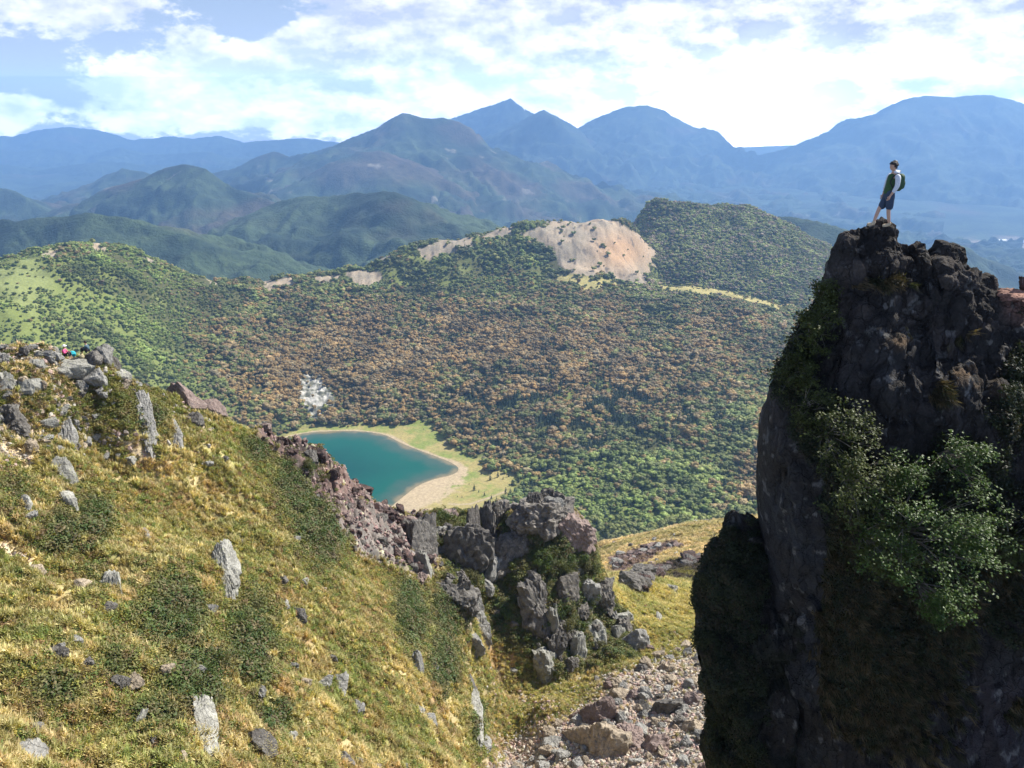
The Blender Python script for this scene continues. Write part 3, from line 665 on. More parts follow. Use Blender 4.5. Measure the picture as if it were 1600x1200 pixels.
def build_forest():
    B = BOWL
    Y = B['Y']; X = B['X']
    # area-weighted sampling over the visible grid cells
    cell = Y * (B['Y'][1:2, 0:1] / B['Y'][0:1, 0:1] - 1) * Y * (1.6 / 1299)
    den = np.ones(X.shape)
    open_ = np.clip(B['kb'] * 1.3, 0, 1); den *= (1 - open_ * .985) * (1 - np.clip(B['ks'] * .93, 0, 1)) * (1 - B['km']) * (1 - B['gr'] * 0.95)
    den *= sstep(4, 14, B['lake'])
    sp = B['leftspur']; den *= 1 - sp * 0.62 * sstep(-0.35, 0.25, B['n1'] + B['n3'] + 0.15) 
    den *= 1 - B['lm'] * 0.86
    crest = (B['py'] < 470) & (B['px'] > 600) & (B['px'] < 880); den *= np.where(crest, 0.75 - 0.5 * sstep(0, .4, B['n1']), 1)
    inview = (B['px'] > -160) & (B['px'] < 1480) & (B['py'] > 300) & (B['py'] < 900) & (Y > 560) & (Y < 2150)
    w = den * cell * B['vis'] * inview
    size = 5.1 + 1.0 * sstep(1500, 1800, Y)
    lam = w / (size * size * 0.43) * (1 + .9 * np.clip(fbm(X / 30, Y / 30, 0, 3, 87), -.75, .6))
    idx = np.nonzero(rng.random(X.shape) < lam)
    k = len(idx[0])
    x = X[idx] + rng.uniform(-1, 1, k) * Y[idx] * 0.0006; y = Y[idx] + rng.uniform(-1, 1, k) * 1.2
    z = B['z'][idx]; px, py = B['px'][idx], B['py'][idx]
    r5 = rng.uniform(0, 1, (k, 5)); r5[:, 4] = rng.uniform(.6, 1.05, k)
    col = tree_palette(k, px, py, x, y, r5)
    con = np.exp(-(((px - 900) / 180) ** 2 + ((py - 650) / 70) ** 2)) * 0.30 + 0.05
    con = np.where(fbm(x / 40, y / 40, 0, 3, 88) > 0.08, con * 3.4, con * 0.3)
    con = np.where(py < 480, con * 0.4, con)
    isc = rng.random(k) < con
    var = np.where(isc, 5 + rng.integers(0, 2, k), rng.integers(0, 5, k))
    col = np.where(isc[:, None], np.array((0.034, 0.062, 0.032)) * rng.uniform(.8, 1.5, (k, 1)), col)
    h = (3.8 + 5.4 * rng.random(k) ** 2.2) * (1 + .55 * np.clip(fbm(x / 45, y / 45, 0, 3, 86), -.7, .9)) * np.where(isc, 1.25, 1.0) * np.where(py < 480, 0.85, 1.0) * np.where((px < 330) & (py > 380), 0.72, 1.0)
    wd = h * rng.uniform(.95, 1.4, k) * np.where(isc, 1.0, 1.0)
    scl = np.stack([wd, wd, h], 1); rot = np.zeros((k, 3)); rot[:, 2] = rng.uniform(0, 6.28, k)
    pts = np.stack([x, y, z - 0.4], 1)
    # the 260 trees that show largest become things of their own
    near = (y < 900) & (px > 640) & (px < 1170) & (py > 700) & (py < 860)
    order = np.argsort(np.where(near, y - h * 6, 1e9))[:260]
    TREES['near'] = [(pts[i], h[i], wd[i], bool(isc[i]), col[i]) for i in order if near[i]]
    keep = np.ones(k, bool); keep[[i for i in order if near[i]]] = False
    src = []
    for s in range(5):
        v, f = crown_mesh(200 + s, 'broad', 260, 5 + s % 3); src.append(mesh_np('crown', v, f, smooth=False))
    for s in range(2):
        v, f = crown_mesh(300 + s, 'conifer', 220); src.append(mesh_np('crown', v, f, smooth=False))
    gn_scatter('forest', M_tint, pts[keep], var[keep], scl[keep], rot[keep], col[keep], src)
    print('forest', k)
build_forest()
def build_near_trees():
    pal = [(0.10, 0.15, 0.042), (0.15, 0.16, 0.05), (0.19, 0.21, 0.055), (0.23, 0.14, 0.065), (0.035, 0.062, 0.032)]
    ms = [mat_leaf('tree_leaves', c, trans=.3, var=.3) for c in pal]
    mb = mat_plain('tree_bark', (0.22, 0.19, 0.15), .9, 3, .3)
    tv, tf = tube_mesh([([(0, 0, -.08), (.01, 0, .2), (0, .01, .55)], [.035, .025, .012]), ([(0, 0, .3), (.1, .05, .5)], [.014, .005]), ([(0, 0, .33), (-.1, -.04, .52)], [.014, .005])], 5)
    tm = mesh_np('trunk', tv, tf); tm.materials.append(mb)
    protos = {}
    def get(ci, k):
        if (ci, k) not in protos:
            v, f = crown_mesh(230 + k, 'conifer' if ci == 4 else 'broad', 220 if ci == 4 else 260, 5 + k % 3); me = mesh_np('crown', v, f, smooth=False); me.materials.append(ms[ci]); protos[(ci, k)] = me
        return protos[(ci, k)]
    def tree(p, h, wd, ci, k, label, group):
        r = empty('conifer_tree' if ci == 4 else 'broadleaf_tree', tuple(p), random.uniform(0, 6.28)); r.scale = (wd, wd, h)
        tag(r, label, 'tree', group); link('crown', get(ci, k), None, r); link('trunk', tm, None, r)
    for p, h, wd, con, c in TREES['near']:
        h *= 1.1
        if con: tree(p, h, wd, 4, random.randrange(3), 'dark pointed conifer in the green wood beyond the gully', 'conifers in the green wood')
        else:
            ci = int(np.argmin([np.abs(np.array(q) - c).sum() for q in pal[:4]]))
            tree(p, h, wd, ci, random.randrange(4), ['bushy mid green tree', 'olive green tree', 'yellow green tree', 'rusty brown tree'][ci] + ' in the wood on the lower slope beyond the gully', ['mid green', 'olive', 'yellow green', 'rusty'][ci] + ' trees beyond the gully')
    spots = [(752,742),(757,735),(763,744),(770,738),(776,732),(783,728),(788,736),(797,733),(778,748),(786,752),(766,752),(795,748),(803,742),(741,768),(748,772),(757,779),(768,786),(776,790),(790,780),(796,790),(806,775),(715,778),(722,779),(708,757),(716,760),(733,758),(662,673),(810,760),(818,768)]
    for px, py in spots:
        x, y, z = PZ(px, py, LZ + 1); z = float(bowl_h(np.array([[x]]), np.array([[y]]))[0, 0]); h = random.uniform(3.5, 9.0) if px > 740 else random.uniform(1.6, 3)
        tree((x, y, z), h, h * .9, 4, random.randrange(3), 'small dark conifer standing alone on the lakeside meadow' if px > 740 else 'low dark bushy conifer on the meadow by the sandy shore', 'conifers on the lakeside meadow' if px > 740 else 'low conifers near the shore')
build_near_trees()

# ------------------------------------------------------------------ near slope, gully and saddle
cn = (0.13, 1.1)
NEAR_CTRL = [
 (-250,535,56,cn),(-100,540,58,cn),(0,548,60,cn),(70,548,61,cn),(150,554,63,cn),(200,590,66,cn),(250,612,69,cn),(300,634,71,cn),(350,657,73,cn),(400,675,76,cn),(450,703,79,cn),(500,724,82,cn),(560,767,86,cn),(620,800,90,cn),(660,808,92,cn),
 (700,806,95,cn),(745,812,94,cn),(790,806,93,cn),(850,788,93,cn),(895,803,93,cn),(925,850,93,cn),(948,905,95),
 (1000,908,108,(0.1,0.5)),(1050,922,110,(0.1,0.5)),(1090,932,111,(0.1,0.5)),(1200,940,112,(0.1,0.4)),
 (930,853,262,(0.15,0.9)),(1000,838,258,(0.15,0.9)),(1060,824,254,(0.15,0.9)),(1120,815,250,(0.15,0.9)),(1180,808,245,(0.15,0.9)),(1300,795,240,(0.15,0.9)),(1500,780,240,(0.15,0.9)),
 (960,880,200),(1020,875,190),(1100,860,185),(1000,905,158),(1060,905,150),(1120,915,150),(1200,870,190),
 (300,800,57),(150,700,58),(20,700,52),(0,900,40),(0,1200,27),(-200,1200,25),(200,1200,30),(200,900,44),(400,1200,34),(400,900,52),(500,800,68),(430,760,68),(560,880,68),(600,1000,56),(600,1200,42),
 (700,1200,47),(660,1000,62),(650,920,72),(735,960,75),(725,1050,64),(738,1120,57),(742,1200,52),
 (775,1060,78),(768,1120,71),(775,1200,65),
 (850,1200,64),(950,1200,63),(1110,1200,61),(1300,1200,60),(850,1100,72),(950,1100,72),(1100,1100,70),(1000,1040,80),(1100,1000,86),(850,1060,79),(900,1050,80),(980,1020,83),(1060,960,100),(1020,940,103),
 (850,950,84),(790,950,84),(930,960,89),(720,900,84),(650,870,82),(650,830,87),(780,880,89),(880,850,90),
 (1300,1000,85),(1500,1200,55),(1600,900,100),(1600,800,225),
 (-300,840,125),(0,850,125),(200,870,130),(400,910,140),(560,940,145),(700,960,150),(850,960,155),(0,960,250),(400,980,250),(800,1000,260),(0,1000,430),(400,1000,430),(700,1000,430),(950,1000,430),(1200,940,430),(1500,940,430),
 (0,1700,14),(400,1900,12),(800,1700,22),(1600,1700,30),(1300,1700,30),(-300,1700,12),
]
near_rbf = qrbf(NEAR_CTRL, 0.015)
SCORIA_PX = [(395,668),(430,682),(455,700),(505,718),(560,760),(625,795),(672,806),(684,830),(690,880),(668,918),(640,905),(600,880),(560,862),(525,830),(505,790),(480,765),(455,742),(425,712),(398,690)]
CRAGS_PX = [(672,800),(700,800),(760,800),(800,800),(850,780),(895,796),(925,850),(935,880),(960,930),(1000,985),(1000,1025),(930,1045),(870,1060),(800,1010),(760,940),(735,1000),(700,960),(690,900),(678,850)]
TALUS_PX = [(1000,1040),(1060,1010),(1130,1000),(1140,1230),(740,1230),(790,1180),(830,1140),(880,1120),(920,1090),(960,1060)]
def near_h(X, Y, parts=False):
    z = near_rbf(X, Y)
    px, py = proj(X, Y, z)
    nn = fbm(X / 5, Y / 5, 0, 3, 91)
    wx = px + nn * 10; wy = py + fbm(X / 5, Y / 5, 0, 3, 95) * 10
    sc = 1 - sstep(-9, 6, pdist(wx, wy, SCORIA_PX)); cr = 1 - sstep(-12, 6, pdist(wx, wy, CRAGS_PX)); ta = 1 - sstep(-16, 24, pdist(wx + nn * 18, wy, TALUS_PX))
    far = sstep(112, 150, Y)
    sc = sc * (1 - far); cr = cr * (1 - far); ta = ta * (1 - far)
    left = (1 - sstep(730, 760, px)) * (1 - far)
    # downhill ribs and hummocks on the grass slope
    a = X * 0.94 + Y * 0.34; b = -X * 0.34 + Y * 0.94
    g = 0.7 * fbm(X / 9, Y / 9, 0, 3, 101) + 1.5 * (ridged(b / 6, a / 16, 0, 4, 103) - .62) * left + 0.34 * fbm(X / 1.6, Y / 1.6, 0, 3, 105)
    z = z + g * (1 - ta * 0.5)
    kk = np.maximum(sc, cr)
    if kk.max() > 0:
        m = kk > 0.01; xm, ym, zm = X[m], Y[m], z[m]
        f1, f2, cid = worley(xm / 1.9, ym / 1.9, zm / 3.0, 5)
        f1b, f2b, _ = worley(xm / .8, ym / .8, zm / 1.1, 9)
        lump = (0.75 - f1) * 1.3 + (0.6 - f1b) * .5 + (cid % 7 - 3) * 0.10
        r = ridged(xm / 7, ym / 7, zm / 9, 4, 107) - 0.6
        z[m] = zm + sc[m] * (lump * 1.15 + r * 2.2) + cr[m] * (lump * 0.9 + r * 1.2 + (cid % 5 - 2) * .2)
    if parts: return z, px, py, sc, cr, ta, far, left
    return z
def build_near():
    nc, nr = 1420, 1150
    u = np.linspace(-0.95, 0.82, nc); Y = np.exp(np.linspace(np.log(9), np.log(430), nr))
    # denser rows where the slope fills the picture
    U, YY = np.meshgrid(u, Y); X = U * YY
    z, px, py, sc, cr, ta, far, left = near_h(X, YY, True)
    n1 = fbm(X / 6, YY / 6, 0, 4, 111); n2 = fbm(X / 1.4, YY / 1.4, 0, 4, 112); n3 = fbm(X / 20, YY / 20, 0, 3, 113); n4 = fbm(X / .45, YY / .45, 0, 3, 114)
    straw = (0.42, 0.34, 0.17); gold = (0.33, 0.30, 0.10); green = (0.12, 0.17, 0.035); olive = (0.16, 0.155, 0.045); brown = (0.20, 0.125, 0.07); sand = (0.55, 0.42, 0.27); moss = (0.15, 0.15, 0.035)
    BC = lambda c: np.broadcast_to(c, X.shape + (3,))
    col = lerp3(BC(straw), BC(gold), sstep(-.4, .5, n1))
    col = lerp3(col, BC(olive), sstep(-.1, .35, n2 * .7 + n3 * .6 + n1 * .3) * .8)
    col = lerp3(col, BC(green), sstep(.12, .45, n1 * .6 + n2 * .5 - n3 * .4) * .85)
    col = lerp3(col, BC(brown), sstep(.25, .6, n4 * .5 + fbm(X / 3, YY / 3, 0, 3, 117)) * .7)
    strk = fbm((-X * 0.34 + YY * 0.94) / 1.1, (X * 0.94 + YY * 0.34) / 7, 0, 4, 119)
    col = lerp3(col, BC(green) * .9, sstep(.12, .45, strk) * .55); col = lerp3(col, BC((0.56, 0.46, 0.26)), sstep(.15, .5, -strk) * .5)
    rust = sstep(.18, .5, fbm(X / 2.2, YY / 2.2, 0, 4, 131)); col = lerp3(col, BC((0.30, 0.16, 0.075)), rust * .55)
    # mossy, rocky upper left
    up = (1 - sstep(640, 740, py + n1 * 20 + (px - 150) * 0.05)) * (1 - sstep(300, 380, px)) * (1 - far)
    mc = lerp3(BC(moss), BC(sand), sstep(.05, .5, n1 * .8 + n2 * .6 + .45 * (1 - sstep(30, 160, px)) + .3 * (1 - sstep(545, 600, py)))); mc = lerp3(mc, BC(brown), sstep(.2, .7, n2 + n3) * .5)
    col = col * (1 - up[..., None]) + mc * up[..., None]
    # bare path-like sandy streaks
    st = np.zeros(X.shape)
    for pl, wd in (([(110,640),(150,665),(180,680),(215,700),(240,712)], 5), ([(0,690),(20,710),(45,720),(10,745)], 9), ([(0,560),(60,565),(90,590)], 7), ([(0,850),(40,862),(45,880)], 7), ([(160,745),(190,735)], 4)):
        st = np.maximum(st, 1 - sstep(wd * .6, wd * 1.5, pdist(px + n2 * 6, py + n1 * 8, pl, False)))
    col = lerp3(col, BC((0.60, 0.47, 0.29)), st * (1 - far) * .9)
    # scoria and crags
    rk = fbm(X / 2.5, YY / 2.5, z / 2.5, 4, 121); rk2 = fbm(X / .7, YY / .7, z / .7, 3, 122)
    rc = lerp3(BC((0.065, 0.048, 0.043)), BC((0.19, 0.125, 0.105)), sstep(-.4, .5, rk)); rc = lerp3(rc, BC((0.26, 0.22, 0.18)), sstep(.25, .65, rk2) * .6)
    low = sstep(780, 850, py); rc = lerp3(rc, BC((0.22, 0.205, 0.18)), low * .7)
    rc = lerp3(rc, BC((0.50, 0.49, 0.30)), sstep(.55, .75, fbm(X / 1.8, YY / 1.8, z / 1.8, 4, 124)) * .8)
    col = col * (1 - sc[..., None]) + rc * sc[..., None]
    cc = lerp3(BC((0.15, 0.14, 0.12)), BC((0.32, 0.30, 0.26)), sstep(-.4, .5, rk + rk2 * .5)); 
    veg = sstep(.08, .35, fbm(X / 3.2, YY / 3.2, 0, 4, 126) + .22 * sstep(840, 900, py) )
    cc = lerp3(cc, lerp3(BC(green), BC(olive), sstep(-.3, .3, n2)), veg)
    col = col * (1 - cr[..., None]) + cc * cr[..., None]
    # talus floor: gravel
    tc = lerp3(BC((0.33, 0.27, 0.21)), BC((0.26, 0.23, 0.16)), sstep(-.3, .4, n1)); tc = lerp3(tc, BC((0.45, 0.33, 0.27)), sstep(.1, .6, n2))
    fl = (sstep(750, 775, px) * sstep(1035, 1075, py) * (1 - far))[..., None]
    pk = lerp3(BC((0.40, 0.26, 0.22)), BC((0.30, 0.24, 0.11)), sstep(770, 850, px + n1 * 30))
    pk = lerp3(pk, BC((0.32, 0.30, 0.09)), sstep(.0, .5, n1 + .2) * .6)
    col = col * (1 - fl) + pk * fl
    col = col * (1 - ta[..., None]) + tc * ta[..., None]
    # far shoulder: straw with a stony band and a dark bank
    fc = lerp3(BC((0.50, 0.40, 0.25)), BC((0.36, 0.31, 0.17)), sstep(-.2, .5, n3 + .5 * n1)); fc = lerp3(fc, BC((0.20, 0.20, 0.06)), sstep(.2, .6, n1) * .5)
    band = inpoly(px + n1 * 4, py + n2 * 3, [(948,872),(1000,858),(1050,848),(1062,852),(1020,872),(975,896),(955,890)])
    fc = np.where(band[..., None], lerp3(BC((0.30, 0.22, 0.20)), BC((0.10, 0.07, 0.07)), sstep(-.2, .3, n2)), fc)
    bank = inpoly(px + n1 * 5, py + n2 * 3, [(985,922),(1000,895),(1040,880),(1090,868),(1120,870),(1120,905),(1080,915),(1040,925)])
    fc = np.where(bank[..., None], lerp3(BC((0.07, 0.055, 0.045)), BC((0.20, 0.18, 0.06)), sstep(.0, .5, n1)), fc)
    col = col * (1 - far[..., None]) + fc * far[..., None]
    sad = (sstep(930, 960, px) * sstep(900, 915, py) * (1 - sstep(1010, 1050, py + n1 * 20)) * (1 - far))[..., None]
    col = col * (1 - sad * .8) + lerp3(BC((0.42, 0.36, 0.14)), BC((0.30, 0.29, 0.10)), sstep(-.2, .4, n1)) * sad * .8
    me = mesh_np('mountain_slope', np.stack([X, YY, z], -1).reshape(-1, 3), gridfaces(nr, nc), col.reshape(-1, 3))
    tag(link('mountain_slope', me, M_near), kind='structure')
    q = z / YY; m = np.maximum.accumulate(q, axis=0); vis = np.ones(X.shape, bool); vis[1:] = (q + .6 / YY)[1:] >= m[:-1]
    qx, qy = proj(X, YY, z)
    return dict(X=X, Y=YY, z=z, px=qx, py=qy, sc=sc, cr=cr, ta=ta, far=far, vis=vis, q=q, m=m, up=up, col=col, n1=n1, n2=n2, n3=n3, fl=fl[..., 0], sad=sad[..., 0], st=st)
NEAR = build_near()
_strict = np.ones(NEAR['X'].shape, bool); _strict[1:] = NEAR['q'][1:] >= NEAR['m'][:-1]
def hit(px, py):
    """point of the near slope seen at a photo pixel"""
    d = (NEAR['px'] - px) ** 2 + (NEAR['py'] - py) ** 2 + np.where(_strict, 0, 1e6)
    i = np.argmin(d)
    return NEAR['X'].flat[i], NEAR['Y'].flat[i], NEAR['z'].flat[i]
#@@NEAR
# ------------------------------------------------------------------ rocks
M_grey = mat_rock('grey_rock', (0.36, 0.348, 0.315), (0.21, 0.203, 0.187), 1.1, 1.0, 0.09, (0.36, 0.36, 0.25), 0.60)
M_pale = mat_rock('pale_rock', (0.40, 0.39, 0.34), (0.25, 0.242, 0.21), 1.1, 0.9, 0.08, (0.42, 0.42, 0.28), 0.58)
M_dark = mat_rock('dark_rock', (0.11, 0.10, 0.09), (0.20, 0.185, 0.163), 1.1, 1.1, 0.10, (0.30, 0.29, 0.21), 0.62)
M_pink = mat_rock('pinkish_rock', (0.33, 0.245, 0.21), (0.23, 0.175, 0.155), 1.1, 1.0, 0.09, (0.38, 0.34, 0.29), 0.58)
M_tan = mat_rock('tan_rock', (0.44, 0.36, 0.26), (0.30, 0.245, 0.18), 1.1, 1.0, 0.09, (0.46, 0.42, 0.35), 0.6)
M_crag = mat_rock('crag_rock', (0.25, 0.225, 0.195), (0.12, 0.108, 0.094), 1.1, 1.1, 0.10, (0.40, 0.39, 0.28), 0.6)
M_scoria = mat_rock('scoria', (0.15, 0.095, 0.082), (0.07, 0.055, 0.05), 1.5, 1.2, 0.10, (0.36, 0.33, 0.22), 0.64)
def rock_verts(seed, k=4, npl=11, rough=0.06, ico=None, dims=None):
    r = np.random.default_rng(seed); v, f = ico or _ico(k)
    n = r.normal(size=(npl, 3)); n /= np.linalg.norm(n, axis=1)[:, None]; d = r.uniform(0.55, 1.0, npl)
    n = np.concatenate([n, [[0, 0, 1], [0, 0, -1]]]); d = np.concatenate([d, [0.8, 0.9]])
    dots = v @ n.T; rad = np.min(np.where(dots > 0.05, d / np.maximum(dots, 0.05), 9), axis=1); rad = np.minimum(rad, 1.5)
    p = v * rad[:, None]
    if dims is not None:                        # real proportions first, so that roughness is not stretched
        lo, hi = p.min(0), p.max(0); dm = np.array(dims) / np.cbrt(np.prod(dims)); p = (p - (lo + hi) / 2) / (hi - lo) * dm * 2
    p = p * (1 + rough * (1.2 * fbm(p[:, 0] * 1.7 + seed, p[:, 1] * 1.7, p[:, 2] * 1.7, 3) + 0.8 * fbm(p[:, 0] * 6 + seed, p[:, 1] * 6, p[:, 2] * 6, 3)))[:, None]
    _, _, cid = worley(p[:, 0] * 2.0 + seed, p[:, 1] * 2.0, p[:, 2] * 1.5, seed % 50)
    p = p * (1 + 0.018 * ((cid % 7) - 3) * (rough / .07))[:, None]
    if dims is not None:
        nn = p / (np.linalg.norm(p, axis=1)[:, None] + 1e-6); p = p + nn * (.10 * (ridged(p[:, 0] * 1.3 + seed, p[:, 1] * 1.3, p[:, 2] * 1.3, 4) - .6))[:, None]
    lo, hi = p.min(0), p.max(0); p = (p - (lo + hi) / 2) / (hi - lo)
    return p, f
def rock_mesh(seed, k=4, npl=11, rough=0.06, mat=None, dims=None):
    v, f = rock_verts(seed, k, npl, rough, None, dims); me = mesh_np('rock', v, f, smooth=False)
    if mat: me.materials.append(mat)
    return me
ROCKV = {}
def rv(kind, mat):
    key = (kind, mat.name)
    if key not in ROCKV: ROCKV[key] = rock_mesh(400 + kind, 4, 8 + kind % 5, 0.07 + 0.02 * (kind % 3), mat)
    return ROCKV[key]
def put_rock(name, px, py, w, h, mat, label, group=None, kind=0, rz=None, tilt=0.0, deep=0.8, sink=0.25, big=None, cat='rock', stand=0.5):
    """a rock whose visible face fills about w x h photo pixels, sitting on the slope under pixel (px, py)"""
    c = Vector(hit(px, py)); p1 = Vector(hit(px, py + h * .5)); p2 = Vector(hit(px, py - h * .5)); q1 = Vector(hit(px - w * .5, py)); q2 = Vector(hit(px + w * .5, py))
    s = c.length / F; view = c.normalized()
    lim = lambda v, L: v if 1e-6 < v.length < L else (v.normalized() * L if v.length > 1e-6 else Vector((0, 0, 1)) * L)
    up = lim(p2 - p1, h * s * 1.5)
    upv = Vector((0, 0, 1)) * h * s * 1.15
    axz = up.normalized() * (1 - stand) + Vector((0, 0, 1)) * stand; axz.normalize(); axz = (axz + Vector((math.sin(tilt), 0, 0)) * 1.0).normalized()
    # true length along the axis so that it spans h pixels
    perp = (axz - view * axz.dot(view)).length; H = h * s / max(perp, .45)
    axx = Vector((1, 0, 0)) * .8 + lim(q2 - q1, 1).normalized() * .4; axx = (axx - axz * axx.dot(axz)).normalized(); axy = axz.cross(axx)
    W = w * s; D = max(W * deep, .35 * min(W, H))
    M = Matrix((axx, axy, axz)).transposed(); me = rock_mesh(big[0], big[1], big[2], big[3], mat, (W, D, H)) if big else rv(kind, mat)
    o = link(name, me, None); o.scale = (W, D, H); o.rotation_euler = M.to_euler(); o.location = c + view * D * sink
    tag(o, label, cat, group)
    return o
